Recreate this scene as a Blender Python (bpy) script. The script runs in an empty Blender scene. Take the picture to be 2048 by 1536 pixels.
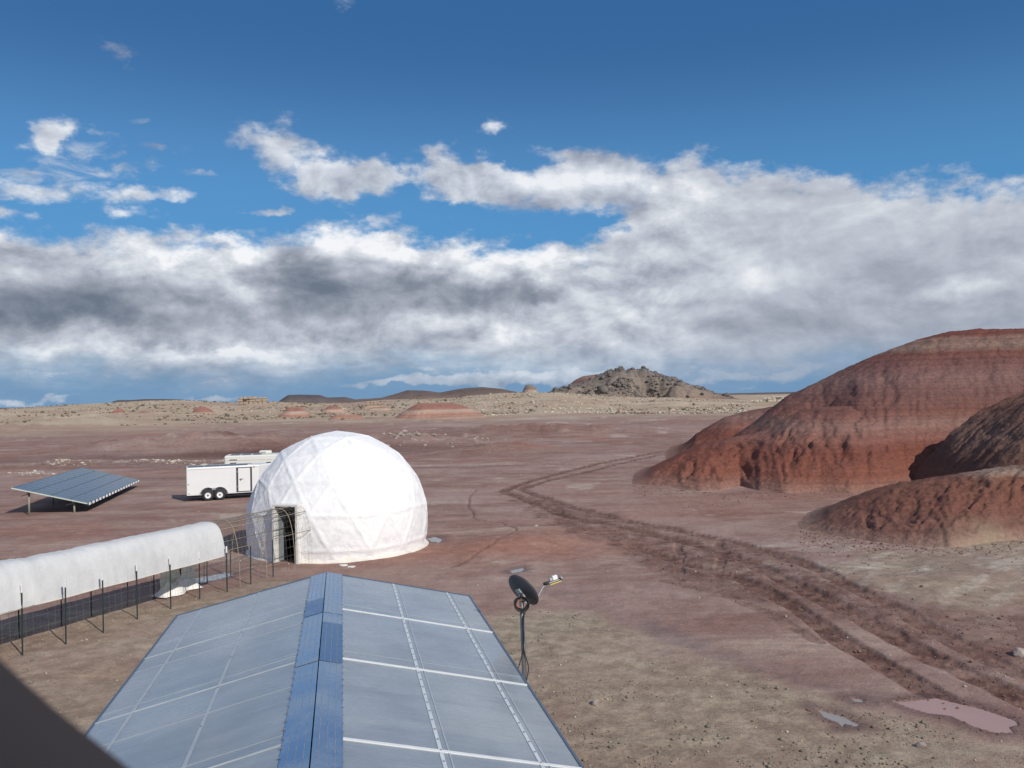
import bpy, math, random
import numpy as np
from mathutils import Matrix, Vector
random.seed(7)
rng = np.random.default_rng(11)
scene = bpy.context.scene
COL = scene.collection
R = math.radians

# ------------------------------------------------------------------ camera
H = 5.8                      # eye height in the upper storey of the habitat
F = 1700.0                   # focal length in photo pixels (2048 wide)
cam_data = bpy.data.cameras.new('camera')
cam = bpy.data.objects.new('camera', cam_data)
COL.objects.link(cam)
scene.camera = cam
cam_data.sensor_width = 36
cam_data.lens = F / 2048 * 36
cam_data.clip_start = 0.02
cam_data.clip_end = 30000
cam_data.dof.use_dof = True
cam_data.dof.focus_distance = 28
cam_data.dof.aperture_fstop = 11
CM = Matrix.Rotation(R(90.93), 3, 'X') @ Matrix.Rotation(R(-1.2), 3, 'Z')
cam.matrix_world = Matrix.Translation((0, 0, H)) @ CM.to_4x4()

def ray(px, py):
    return (CM @ Vector(((px - 1024) / F, (768 - py) / F, -1))).normalized()
def G(px, py, z=0.0):        # point at height z seen at a photo pixel
    d = ray(px, py); t = (z - H) / d.z
    return Vector((d.x * t, d.y * t, z))
def azel(px, py):
    d = ray(px, py)
    return math.atan2(d.x, d.y), math.asin(d.z)
def slope(px, py):
    d = ray(px, py)
    return d.z / math.hypot(d.x, d.y)

# ------------------------------------------------------------------ node helper
class T:
    def __init__(s, tree): s.t = tree; s.n = tree.nodes; s.l = tree.links
    def put(s, sock, v):
        if isinstance(v, bpy.types.NodeSocket): s.l.new(v, sock)
        elif isinstance(v, (tuple, list)):
            v = tuple(v)
            if len(sock.default_value) == 4 and len(v) == 3: v = v + (1,)
            sock.default_value = v
        else:
            try: sock.default_value = v
            except TypeError: sock.default_value = (v, v, v)
    def m(s, op, a, b=None, c=None, clamp=False):
        n = s.n.new('ShaderNodeMath'); n.operation = op; n.use_clamp = clamp
        s.put(n.inputs[0], a)
        if b is not None: s.put(n.inputs[1], b)
        if c is not None: s.put(n.inputs[2], c)
        return n.outputs[0]
    def v(s, op, a, b=None):
        n = s.n.new('ShaderNodeVectorMath'); n.operation = op
        s.put(n.inputs[0], a)
        if b is not None: s.put(n.inputs[3 if op == 'SCALE' else 1], b)
        return n.outputs['Value' if op in ('LENGTH', 'DOT_PRODUCT', 'DISTANCE') else 'Vector']
    def noise(s, vec, scale=1, detail=4, rough=.55, dist=0, out='Fac'):
        n = s.n.new('ShaderNodeTexNoise'); n.noise_dimensions = '3D'
        s.put(n.inputs['Vector'], vec); n.inputs['Scale'].default_value = scale
        n.inputs['Detail'].default_value = detail; n.inputs['Roughness'].default_value = rough
        n.inputs['Distortion'].default_value = dist
        return n.outputs[out]
    def voro(s, vec, scale=1, feat='F1', out='Distance'):
        n = s.n.new('ShaderNodeTexVoronoi'); n.feature = feat
        s.put(n.inputs['Vector'], vec); n.inputs['Scale'].default_value = scale
        return n.outputs[out]
    def mr(s, x, a, b, c=0.0, d=1.0, smooth=True):
        n = s.n.new('ShaderNodeMapRange'); n.interpolation_type = 'SMOOTHSTEP' if smooth else 'LINEAR'
        s.put(n.inputs['Value'], x)
        for k, q in zip(('From Min', 'From Max', 'To Min', 'To Max'), (a, b, c, d)): s.put(n.inputs[k], q)
        return n.outputs['Result']
    def mix(s, f, a, b, mode='MIX'):
        n = s.n.new('ShaderNodeMix'); n.data_type = 'RGBA'; n.blend_type = mode
        s.put(n.inputs[0], f); s.put(n.inputs[6], a); s.put(n.inputs[7], b)
        return n.outputs[2]
    def ramp(s, f, stops, interp='LINEAR'):
        n = s.n.new('ShaderNodeValToRGB'); n.color_ramp.interpolation = interp
        e = n.color_ramp.elements
        while len(e) < len(stops): e.new(.5)
        for k, (p, c) in enumerate(stops):
            e[k].position = p; e[k].color = (c[0], c[1], c[2], 1)
        s.put(n.inputs[0], f)
        return n.outputs[0]
    def sep(s, vec):
        n = s.n.new('ShaderNodeSeparateXYZ'); s.put(n.inputs[0], vec); return n.outputs
    def comb(s, x, y, z):
        n = s.n.new('ShaderNodeCombineXYZ')
        for k, q in enumerate((x, y, z)): s.put(n.inputs[k], q)
        return n.outputs[0]
    def bump(s, h, strength=.5, dist=.02, normal=None):
        n = s.n.new('ShaderNodeBump'); s.put(n.inputs['Height'], h)
        n.inputs['Strength'].default_value = strength; n.inputs['Distance'].default_value = dist
        if normal is not None: s.put(n.inputs['Normal'], normal)
        return n.outputs[0]

# ------------------------------------------------------------------ sun and sky
SUN_EL, SUN_AZ = 35.0, math.degrees(math.atan2(.63, -.77))     # azimuth measured from +Y towards +X
sd = Vector((math.sin(R(SUN_AZ)) * math.cos(R(SUN_EL)), math.cos(R(SUN_AZ)) * math.cos(R(SUN_EL)), math.sin(R(SUN_EL))))
sun_data = bpy.data.lights.new('sun', 'SUN')
sun_data.energy = 3.9
sun_data.angle = R(.6)
sun_data.color = (1, .94, .86)
sun = bpy.data.objects.new('sun', sun_data)
COL.objects.link(sun)
sun.rotation_euler = (-sd).to_track_quat('-Z', 'Y').to_euler()

SKY_STRENGTH = .1
world = bpy.data.worlds.new('World')
scene.world = world
world.use_nodes = True
W = T(world.node_tree)
bg = [n for n in W.n if n.type == 'BACKGROUND'][0]
bg.inputs['Strength'].default_value = SKY_STRENGTH
nish = W.n.new('ShaderNodeTexSky')
nish.sky_type = 'NISHITA'; nish.sun_disc = False
nish.sun_elevation = R(SUN_EL); nish.sun_rotation = R(SUN_AZ)
nish.altitude = 1400; nish.air_density = 1.0; nish.dust_density = .3; nish.ozone_density = 2.2
S = 1 / SKY_STRENGTH
def lin(c):
    return tuple((x / 255 / 12.92 if x / 255 <= .04045 else ((x / 255 + .055) / 1.055) ** 2.4) for x in c)
def skyc(c, k=1.0): return tuple(x * S * k for x in lin(c))
tc = W.n.new('ShaderNodeTexCoord').outputs['Generated']
dx, dy, dz = W.sep(tc)
az = W.m('ARCTAN2', dx, dy)
el = W.m('ARCSINE', dz)
def P3(a, b, c, dzv=dz): return W.comb(W.m('MULTIPLY', dx, a), W.m('MULTIPLY', dy, b), W.m('MULTIPLY', dzv, c))
base3 = P3(1, 1, 2.0)
warpA = W.noise(base3, 5, 5, .55, out='Color')
warpB = W.noise(P3(1, 1, 1.4), 22, 5, .6, out='Color')
P0 = W.comb(az, el, 0)
wv = W.v('MULTIPLY', W.v('SUBTRACT', warpA, (.5, .5, .5)), (.16, .07, 0))
wv2 = W.v('MULTIPLY', W.v('SUBTRACT', warpB, (.5, .5, .5)), (.06, .035, 0))
P1 = W.v('ADD', W.v('ADD', P0, wv), wv2)
Pb = W.v('ADD', P0, W.v('ADD', W.v('SCALE', wv, .55), wv2))
def blobs(lst, P):
    acc = None
    for (px, py, rx, ry, w) in lst:
        a, e = azel(px, py)
        d = W.v('MULTIPLY', W.v('SUBTRACT', P, (a, e, 0)), (F / rx, F / ry, 0))
        g = W.mr(W.v('LENGTH', d), 0, 1.55, 1, 0)
        acc = W.m('MULTIPLY', g, w) if acc is None else W.m('MULTIPLY_ADD', g, w, acc)
    return acc
def curve(pts, P=None):
    n = W.n.new('ShaderNodeFloatCurve')
    c = n.mapping.curves[0]
    pp = [(a / 1.6 + .5, e / .5) for a, e in (azel(*q) for q in pts)]
    pp = [(0, pp[0][1])] + pp + [(1, pp[-1][1])]
    c.points[0].location = pp[0]; c.points[-1].location = pp[-1]
    for q in pp[1:-1]: c.points.new(*q)
    for q in c.points: q.handle_type = 'AUTO_CLAMPED'
    n.mapping.update()
    x = W.m('MULTIPLY_ADD', W.sep(P)[0], 1 / 1.6, .5, clamp=True)
    W.put(n.inputs['Value'], x)
    return W.m('MULTIPLY', n.outputs[0], .5)

fine = W.noise(P3(1, 1, 1.8), 26, 9, .62)
puff = W.noise(P3(1, 1, 1.6), 11, 9, .58, .25)
puff_up = W.noise(W.v('ADD', P3(1, 1, 1.6), (.010, -.006, .028)), 11, 9, .58, .25)
streak = W.noise(P3(1, 1, 5), 9, 7, .6, .4)
emb = W.m('SUBTRACT', puff, puff_up)
fine2 = W.noise(W.v('ADD', P3(1, 1, 1.8), (.004, -.003, .011)), 26, 6, .6)
fine1 = W.noise(P3(1, 1, 1.8), 26, 6, .6)
emb2 = W.m('SUBTRACT', fine1, fine2)

# clear sky, deeper blue, hazier and greyer towards the horizon
skycol = W.mix(1, nish.outputs[0], (.66, .93, 1.08), 'MULTIPLY')
hz = W.mr(el, R(0.2), R(7.5), 1, 0)
skycol = W.mix(W.m('MULTIPLY', hz, .9), skycol, skyc((112, 150, 186)))
zen = W.mr(el, R(9), R(25), 0, 1)
skycol = W.mix(W.m('MULTIPLY', zen, .75), skycol, skyc((46, 99, 154)))
midb = W.m('MULTIPLY', W.mr(el, R(3), R(8), 0, 1), W.mr(el, R(22), R(10), 0, 1))
skycol = W.mix(W.m('MULTIPLY', midb, .75), skycol, skyc((76, 142, 196)))
skycol = W.mix(W.mr(el, R(4.5), R(1), 0, .9), skycol, skyc((108, 148, 186)))

# the large bank
TOP = [(-200, 470), (0, 462), (200, 462), (330, 470), (470, 492), (560, 482), (640, 462), (690, 450), (780, 462), (880, 485), (1000, 492),
       (1100, 490), (1160, 486), (1205, 468), (1235, 440), (1262, 400), (1290, 345), (1330, 305), (1380, 298), (1450, 312), (1560, 335), (1700, 362), (1850, 366), (2048, 362), (2300, 360)]
top = curve(TOP, P1)
P1y = W.sep(P1)[1]
bank = W.mr(W.m('ADD', W.m('SUBTRACT', top, P1y), W.m('MULTIPLY', W.m('SUBTRACT', fine, .5), .085)), -.010, .022)
bot = curve([(0, 735), (400, 742), (700, 735), (1000, 730), (1250, 735), (1450, 745), (1700, 735), (2048, 735)], P1)
bankb = W.mr(W.m('ADD', W.m('SUBTRACT', P1y, bot), W.m('MULTIPLY', W.m('SUBTRACT', streak, .5), .06)), -.030, .030)
bank = W.m('MULTIPLY', bank, W.m('MULTIPLY_ADD', bankb, .9, .1))

# broken clouds above and low strips near the horizon
DENS = [(530, 290, 60, 34, 1.0), (600, 340, 80, 38, 1.1), (690, 362, 90, 36, 1.15), (650, 385, 60, 25, .7), (765, 350, 45, 30, .8), (890, 335, 60, 42, 1.2),
        (890, 385, 60, 30, 1.0), (960, 375, 90, 36, 1.2), (1060, 378, 110, 42, 1.25), (1150, 385, 100, 40, 1.2), (1180, 330, 60, 22, .7), (1240, 350, 80, 50, 1.2), (1290, 400, 60, 60, 1.0), (960, 335, 40, 20, .7), (820, 365, 40, 18, .6),
        (82, 268, 38, 36, 1.05), (105, 305, 22, 34, .8), (992, 262, 38, 16, .75), (1140, 306, 60, 14, .75), (565, 240, 24, 16, .55),
        (30, 375, 70, 26, .85), (150, 390, 60, 18, .7), (290, 378, 80, 16, .8), (350, 396, 30, 10, .5), (265, 425, 55, 16, .7), (25, 430, 60, 16, .7),
        (325, 288, 34, 12, .55), (215, 92, 30, 18, .5), (240, 133, 24, 10, .5), (260, 246, 30, 8, .4), (180, 265, 36, 12, .35), (415, 340, 26, 9, .45), (300, 330, 36, 10, .45),
        (528, 424, 56, 9, .85), (745, 442, 60, 14, .65), (820, 452, 50, 14, .5), (710, 20, 26, 16, .35), (205, 312, 30, 9, .4),
        (760, 777, 80, 7, 1.0), (900, 768, 130, 12, 1.35), (1050, 760, 150, 16, 1.5), (1190, 752, 90, 16, 1.2), (1420, 752, 110, 16, .9), (1560, 752, 90, 16, .9), (1320, 765, 60, 9, .7),
        (60, 801, 110, 7, 1.0), (300, 748, 420, 8, .62), (900, 742, 300, 8, .5), (1250, 738, 160, 14, .8), (380, 792, 50, 6, .7), (440, 789, 50, 5, .6), (1620, 735, 90, 14, .9), (1480, 775, 40, 5, .7)]
dn = blobs(DENS, Pb)
gate = W.mr(dn, .02, .30)
cl = W.mr(W.m('ADD', dn, W.m('MULTIPLY', W.m('SUBTRACT', fine, .5), 2.6)), .15, 1.15)
veil = blobs([(190, 340, 260, 110, 1.0), (20, 400, 120, 60, .6), (560, 280, 110, 50, .8), (480, 440, 120, 40, .5), (990, 265, 70, 26, .7), (800, 440, 140, 26, .7), (220, 110, 80, 40, .55), (1150, 310, 140, 26, .7), (700, 30, 60, 30, .4), (760, 330, 120, 40, .8), (1700, 375, 300, 26, .7), (1180, 450, 120, 50, .7)], P1)
wisp = W.noise(P3(1, 1, 2.6), 17, 8, .62, .7)
veil = W.m('MULTIPLY', W.mr(W.m('MULTIPLY', veil, wisp), .44, .72), .75)
rest = W.noise(P3(1, 1, 1.3), 2.6, 8, .6, .3)
away = W.m('MAXIMUM', W.mr(el, R(30), R(40)), W.mr(W.m('ABSOLUTE', az), .62, .95))
rest = W.m('MULTIPLY', W.mr(rest, .46, .60), away)  # clouds outside the view, added to give lighter, more neutral fill light
dens = W.m('MAXIMUM', W.m('MAXIMUM', bank, W.m('MULTIPLY', rest, .85)), W.m('MAXIMUM', veil, W.m('MULTIPLY', W.m('MULTIPLY', cl, gate), .92)))

BR = [(330, 505, 180, 48, .36), (190, 512, 130, 30, .2), (470, 545, 80, 55, .35), (730, 478, 120, 40, .75), (660, 470, 60, 24, .3), (850, 512, 90, 34, .5), (980, 525, 130, 36, .45),
      (1110, 512, 100, 32, .5), (1180, 548, 90, 26, .35), (60, 690, 200, 30, .25), (160, 665, 90, 26, .5), (330, 702, 220, 18, .45), (520, 692, 150, 16, .4), (620, 730, 160, 8, .3),
      (1030, 655, 220, 30, .3), (860, 716, 60, 10, .35), (1490, 556, 80, 24, .32), (1930, 585, 70, 20, .45), (1300, 600, 160, 30, .1), (1390, 345, 220, 40, .3), (1750, 415, 320, 45, .12),
      (600, 345, 150, 50, .3), (1000, 350, 260, 45, .3), (82, 265, 60, 60, .3), (150, 380, 300, 60, .35), (1000, 262, 60, 25, .35),
      (1050, 750, 220, 20, .45), (1500, 748, 220, 20, .0), (60, 800, 200, 12, .3), (1340, 690, 80, 80, .12), (1380, 420, 150, 40, .1),
      (75, 585, 130, 64, -.5), (20, 640, 110, 44, -.34), (190, 575, 60, 70, -.2), (350, 635, 180, 48, -.38), (270, 600, 120, 46, -.22), (420, 590, 60, 40, -.14), (600, 565, 90, 66, -.5), (700, 590, 150, 60, -.42),
      (860, 588, 120, 44, -.42), (930, 625, 90, 34, -.32), (1010, 580, 70, 26, -.4), (1080, 590, 45, 18, -.6), (1165, 535, 70, 12, -.55), (770, 640, 160, 22, -.15),
      (1800, 640, 330, 70, -.22), (1900, 520, 200, 50, -.08), (1500, 640, 180, 30, -.08), (2000, 480, 90, 40, -.1), (1680, 560, 160, 30, -.08), (1600, 790, 300, 30, -.4), (1900, 730, 320, 40, -.25)]
br = blobs(BR, Pb)
bv = W.m('ADD', W.m('MULTIPLY', br, W.m('MULTIPLY_ADD', puff, 1.5, -.02)), .53)
calm = W.mr(az, azel(1200, 500)[0], azel(1600, 500)[0], 1, .5)
bv = W.m('ADD', bv, W.m('MULTIPLY', calm, W.m('ADD', W.m('MULTIPLY', emb, 1.7), W.m('MULTIPLY', emb2, .30))))
bv = W.m('ADD', bv, W.m('MULTIPLY', W.m('SUBTRACT', streak, .5), .22))
bv = W.m('ADD', bv, W.m('MULTIPLY', W.m('SUBTRACT', fine, .5), .12), clamp=False)
bv = W.mr(bv, -.16, 1, 0, 1, False)
ccol = W.ramp(bv, [(0, lin((108, 119, 136))), (.22, lin((134, 143, 158))), (.45, lin((166, 172, 186))), (.62, lin((190, 196, 207))), (.82, lin((216, 221, 229))), (1, lin((244, 246, 249)))])
ccol = W.mix(1, ccol, (S, S, S), 'MULTIPLY')
# clouds sink into the blue air low down
air = W.mr(el, R(.2), R(5), .45, 0)
ccol = W.mix(air, ccol, skyc((120, 152, 184)))
final = W.mix(dens, skycol, ccol)
lowdark = W.mr(el, R(0), R(-.4))
W.put(bg.inputs['Color'], final)

scene.view_settings.view_transform = 'Standard'
scene.view_settings.look = 'None'
scene.view_settings.exposure = 0
scene.view_settings.gamma = 1
scene.view_settings.use_curve_mapping = False

# ------------------------------------------------------------------ geometry helpers
def tag(o, label=None, cat=None, group=None, kind=None):
    if label: o['label'] = label
    if cat: o['category'] = cat
    if group: o['group'] = group
    if kind: o['kind'] = kind
    return o
def link(name, me, mat=None, parent=None):
    o = bpy.data.objects.new(name, me); COL.objects.link(o)
    if mat is not None and me is not None and not me.materials: me.materials.append(mat)
    if parent is not None: o.parent = parent
    return o
def empty(name, loc=(0, 0, 0), rz=0):
    o = bpy.data.objects.new(name, None); COL.objects.link(o)
    o.location = loc; o.rotation_euler = (0, 0, rz); o.empty_display_size = .3
    return o
def np_mesh(name, verts, quads, smooth=True, attr=None):
    me = bpy.data.meshes.new(name)
    k = quads.shape[1]
    me.vertices.add(len(verts)); me.vertices.foreach_set('co', np.ascontiguousarray(verts, dtype=np.float32).ravel())
    me.loops.add(quads.size); me.loops.foreach_set('vertex_index', np.ascontiguousarray(quads, dtype=np.int32).ravel())
    me.polygons.add(len(quads)); me.polygons.foreach_set('loop_start', np.arange(0, quads.size, k, dtype=np.int32))
    if smooth: me.polygons.foreach_set('use_smooth', np.ones(len(quads), dtype=bool))
    me.update(calc_edges=True); me.validate()
    if attr is not None:
        for an, data in attr.items():
            a = me.color_attributes.new(an, 'FLOAT_COLOR', 'POINT')
            a.data.foreach_set('color', np.ascontiguousarray(data, dtype=np.float32).ravel())
    return me
def grid_quads(nr, nc, mask=None, wrap=False):
    i, j = np.meshgrid(np.arange(nr - 1), np.arange(nc if wrap else nc - 1), indexing='ij')
    j2 = (j + 1) % nc
    q = np.stack([i * nc + j, i * nc + j2, (i + 1) * nc + j2, (i + 1) * nc + j], -1).reshape(-1, 4)
    if mask is not None: q = q[mask.ravel()[q].any(1)]
    return q
class MB:
    def __init__(s): s.v = []; s.f = []; s.sm = []
    def add(s, vs, fs, smooth=False):
        b = len(s.v); s.v += [tuple(q) for q in vs]; s.f += [tuple(i + b for i in q) for q in fs]; s.sm += [smooth] * len(fs)
    def box(s, c, size, M=None, bev=0.0):
        x, y, z = (q / 2 for q in size); b = min(bev, x * .9, y * .9, z * .9)
        M = M or Matrix.Identity(3); c = Vector(c)
        if b <= 0:
            vs = [Vector((sx * x, sy * y, sz * z)) for sx in (-1, 1) for sy in (-1, 1) for sz in (-1, 1)]
            fs = [(0, 1, 3, 2), (4, 6, 7, 5), (0, 4, 5, 1), (2, 3, 7, 6), (0, 2, 6, 4), (1, 5, 7, 3)]
            s.add([M @ q + c for q in vs], fs); return s
        vs = []; idx = {}
        for sx in (-1, 1):
            for sy in (-1, 1):
                for sz in (-1, 1):
                    for k in range(3):
                        p = [sx * (x - b), sy * (y - b), sz * (z - b)]; p[k] = (sx * x, sy * y, sz * z)[k]
                        idx[(sx, sy, sz, k)] = len(vs); vs.append(M @ Vector(p) + c)
        fs = []
        for k in range(3):
            a, d = (k + 1) % 3, (k + 2) % 3
            for sg in (-1, 1):
                def key(ua, ud):
                    t = [0, 0, 0]; t[k] = sg; t[a] = ua; t[d] = ud; return idx[(t[0], t[1], t[2], k)]
                q = (key(-1, -1), key(1, -1), key(1, 1), key(-1, 1)); fs.append(q if sg > 0 else q[::-1])
            for ua in (-1, 1):
                for ud in (-1, 1):
                    t0 = [0, 0, 0]; t0[k] = -1; t0[a] = ua; t0[d] = ud; t1 = list(t0); t1[k] = 1
                    fs.append((idx[(*t0, a)], idx[(*t1, a)], idx[(*t1, d)], idx[(*t0, d)]))
        for sx in (-1, 1):
            for sy in (-1, 1):
                for sz in (-1, 1): fs.append(tuple(idx[(sx, sy, sz, k)] for k in range(3)))
        s.add(vs, fs); return s
    def tube(s, pts, r, n=6, closed=False, caps=True):
        pts = [Vector(p) for p in pts]; rings = []; up = None
        for i, p in enumerate(pts):
            a = pts[i - 1] if (i > 0 or closed) else p
            b = pts[(i + 1) % len(pts)] if (i < len(pts) - 1 or closed) else p
            d = (b - a).normalized()
            if up is None:
                up = Vector((0, 0, 1)) if abs(d.z) < .9 else Vector((1, 0, 0))
            u = d.cross(up).normalized(); w = u.cross(d).normalized(); up = w
            rr = r[i] if isinstance(r, (list, tuple)) else r
            rings.append([p + (u * math.cos(6.28318 * k / n) + w * math.sin(6.28318 * k / n)) * rr for k in range(n)])
        vs = [q for ring in rings for q in ring]; fs = []
        m = len(pts)
        for i in range(m if closed else m - 1):
            for k in range(n):
                i2 = (i + 1) % m
                fs.append((i * n + k, i * n + (k + 1) % n, i2 * n + (k + 1) % n, i2 * n + k))
        if caps and not closed:
            fs.append(tuple(range(n))[::-1]); fs.append(tuple((m - 1) * n + k for k in range(n)))
        s.add(vs, fs, n > 5); return s
    def quad(s, a, b, c, d): s.add([a, b, c, d], [(0, 1, 2, 3)]); return s
    def mesh(s, name):
        me = bpy.data.meshes.new(name); me.from_pydata(s.v, [], s.f)
        me.polygons.foreach_set('use_smooth', s.sm); me.update(); return me
    def build(s, name, mat, parent=None): return link(name, s.mesh(name), mat, parent)

# ------------------------------------------------------------------ numpy noise
def _h(ix, iy, seed):
    n = (ix.astype(np.int64) * 374761393 + iy.astype(np.int64) * 668265263 + seed * 982451653) & 0xffffffff
    n = ((n ^ (n >> 13)) * 1274126177) & 0xffffffff
    return ((n ^ (n >> 16)) & 0xffffff) / float(0xffffff)
def vn(x, y, seed=0):
    ix = np.floor(x); iy = np.floor(y); fx = x - ix; fy = y - iy
    fx = fx * fx * fx * (fx * (fx * 6 - 15) + 10); fy = fy * fy * fy * (fy * (fy * 6 - 15) + 10)
    a, b, c, d = _h(ix, iy, seed), _h(ix + 1, iy, seed), _h(ix, iy + 1, seed), _h(ix + 1, iy + 1, seed)
    return (a + (b - a) * fx) * (1 - fy) + (c + (d - c) * fx) * fy
def fbm(x, y, seed=0, o=4, rough=.5):
    t = 0; a = 1; s = 0
    for k in range(o):
        t = t + a * (vn(x * 2 ** k + 17.3 * k, y * 2 ** k - 9.1 * k, seed + k) - .5); s += a; a *= rough
    return t / s * 2          # about -1..1
def ss(x, a, b):
    t = np.clip((x - a) / (b - a), 0, 1); return t * t * (3 - 2 * t)
def seg_dist(x, y, pts):
    best = np.full(x.shape, 1e9); tt = np.zeros(x.shape)
    for k in range(len(pts) - 1):
        ax, ay = pts[k][0], pts[k][1]; bx, by = pts[k + 1][0], pts[k + 1][1]
        L2 = (bx - ax) ** 2 + (by - ay) ** 2 + 1e-9
        t = np.clip(((x - ax) * (bx - ax) + (y - ay) * (by - ay)) / L2, 0, 1)
        d = np.hypot(x - ax - t * (bx - ax), y - ay - t * (by - ay))
        m = d < best; best = np.where(m, d, best); tt = np.where(m, k + t, tt)
    return best, tt
def in_poly(x, y, pts):
    c = np.zeros(x.shape, bool); n = len(pts)
    for i in range(n):
        x0, y0 = pts[i][0], pts[i][1]; x1, y1 = pts[(i + 1) % n][0], pts[(i + 1) % n][1]
        if y0 == y1: continue
        c ^= ((y0 > y) != (y1 > y)) & (x < (x1 - x0) * (y - y0) / (y1 - y0) + x0)
    return c
def gp(*pp): return [G(*p) for p in pp]

# ------------------------------------------------------------------ materials
def new_mat(name, base=(.5, .5, .5), rough=.6, metal=0.0, spec=.5):
    m = bpy.data.materials.new(name); m.use_nodes = True
    t = T(m.node_tree); b = [n for n in t.n if n.type == 'BSDF_PRINCIPLED'][0]
    b.inputs['Base Color'].default_value = (*base, 1); b.inputs['Roughness'].default_value = rough
    b.inputs['Metallic'].default_value = metal; b.inputs['Specular IOR Level'].default_value = spec
    return m, t, b
def simple(name, base, rough=.6, metal=0.0, var=.12, scale=6, bump=.0, spec=.5):
    m, t, b = new_mat(name, base, rough, metal, spec)
    co = t.n.new('ShaderNodeTexCoord').outputs['Object']
    n = t.noise(co, scale, 5, .6)
    k = t.mr(n, .25, .75, 1 - var, 1 + var, False)
    t.put(b.inputs['Base Color'], t.mix(1, base, t.comb(k, k, k), 'MULTIPLY'))
    t.put(b.inputs['Roughness'], t.mr(n, .3, .7, max(rough - .08, .02), min(rough + .1, 1), False))
    if bump: t.put(b.inputs['Normal'], t.bump(t.noise(co, scale * 6, 4, .6), bump, .01))
    return m

def ground_material():
    m, t, b = new_mat('soil', rough=.95, spec=.25)
    pos = t.n.new('ShaderNodeNewGeometry').outputs['Position']
    at = t.n.new('ShaderNodeAttribute'); at.attribute_name = 'zone'
    at2 = t.n.new('ShaderNodeAttribute'); at2.attribute_name = 'zone2'
    sp = t.n.new('ShaderNodeSeparateColor'); t.l.new(at.outputs['Color'], sp.inputs[0])
    beige, mud, white = sp.outputs
    sp2 = t.n.new('ShaderNodeSeparateColor'); t.l.new(at2.outputs['Color'], sp2.inputs[0])
    wet, far, red = sp2.outputs
    n1 = t.noise(pos, .35, 7, .62); n2 = t.noise(pos, 2.2, 7, .65); n3 = t.noise(pos, 14, 5, .7); nf = t.noise(pos, .035, 8, .66)
    base = t.mix(t.mr(n1, .35, .65), (.265, .155, .130), (.350, .240, .200))
    base = t.mix(t.mr(nf, .45, .65), base, (.385, .275, .24))
    st = t.noise(t.v('MULTIPLY', pos, (.10, .42, 1)), 1, 8, .68, .6)
    base = t.mix(t.mr(st, .50, .78), base, (.48, .38, .31))
    base = t.mix(t.mr(st, .50, .30), base, (.23, .125, .10))
    base = t.mix(t.m('MULTIPLY', red, .8), base, t.mix(n2, (.28, .115, .08), (.40, .20, .14)))
    bg_ = t.mix(t.mr(n2, .35, .68), (.285, .228, .165), (.40, .335, .245))
    base = t.mix(beige, base, bg_)
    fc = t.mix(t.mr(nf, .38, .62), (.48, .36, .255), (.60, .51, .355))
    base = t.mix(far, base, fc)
    mc = t.mix(t.mr(n2, .35, .65), (.112, .054, .043), (.21, .118, .092))
    base = t.mix(mud, base, mc)
    base = t.mix(white, base, t.mix(n2, (.58, .53, .45), (.76, .71, .62)))
    base = t.mix(1, base, (.90, .885, .87), 'MULTIPLY')
    k = t.mr(n3, .28, .72, .78, 1.2, False)
    k = t.m('MULTIPLY', k, t.mr(n2, .3, .7, .84, 1.14, False))
    base = t.mix(1, base, t.comb(k, k, k), 'MULTIPLY')
    n4 = t.noise(pos, 48, 4, .7); k4 = t.mr(n4, .3, .7, .80, 1.2, False)
    base = t.mix(1, base, t.comb(k4, k4, k4), 'MULTIPLY')
    # dark specks: small clods and dry tufts
    v = t.voro(pos, 5.5); spk = t.m('MULTIPLY', t.mr(v, .16, .07), t.mr(n1, .5, .62))
    base = t.mix(t.m('MULTIPLY', spk, .55), base, (.07, .062, .05))
    base = t.mix(t.m('MULTIPLY', wet, .55), base, t.mix(1, base, (.62, .58, .58), 'MULTIPLY'))
    t.put(b.inputs['Base Color'], base)
    t.put(b.inputs['Roughness'], t.m('MULTIPLY_ADD', wet, -.55, .95))
    hgt = t.m('ADD', t.m('MULTIPLY', n2, .5), t.m('MULTIPLY', n3, .26))
    t.put(b.inputs['Normal'], t.bump(hgt, .9, .08))
    return m

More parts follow.
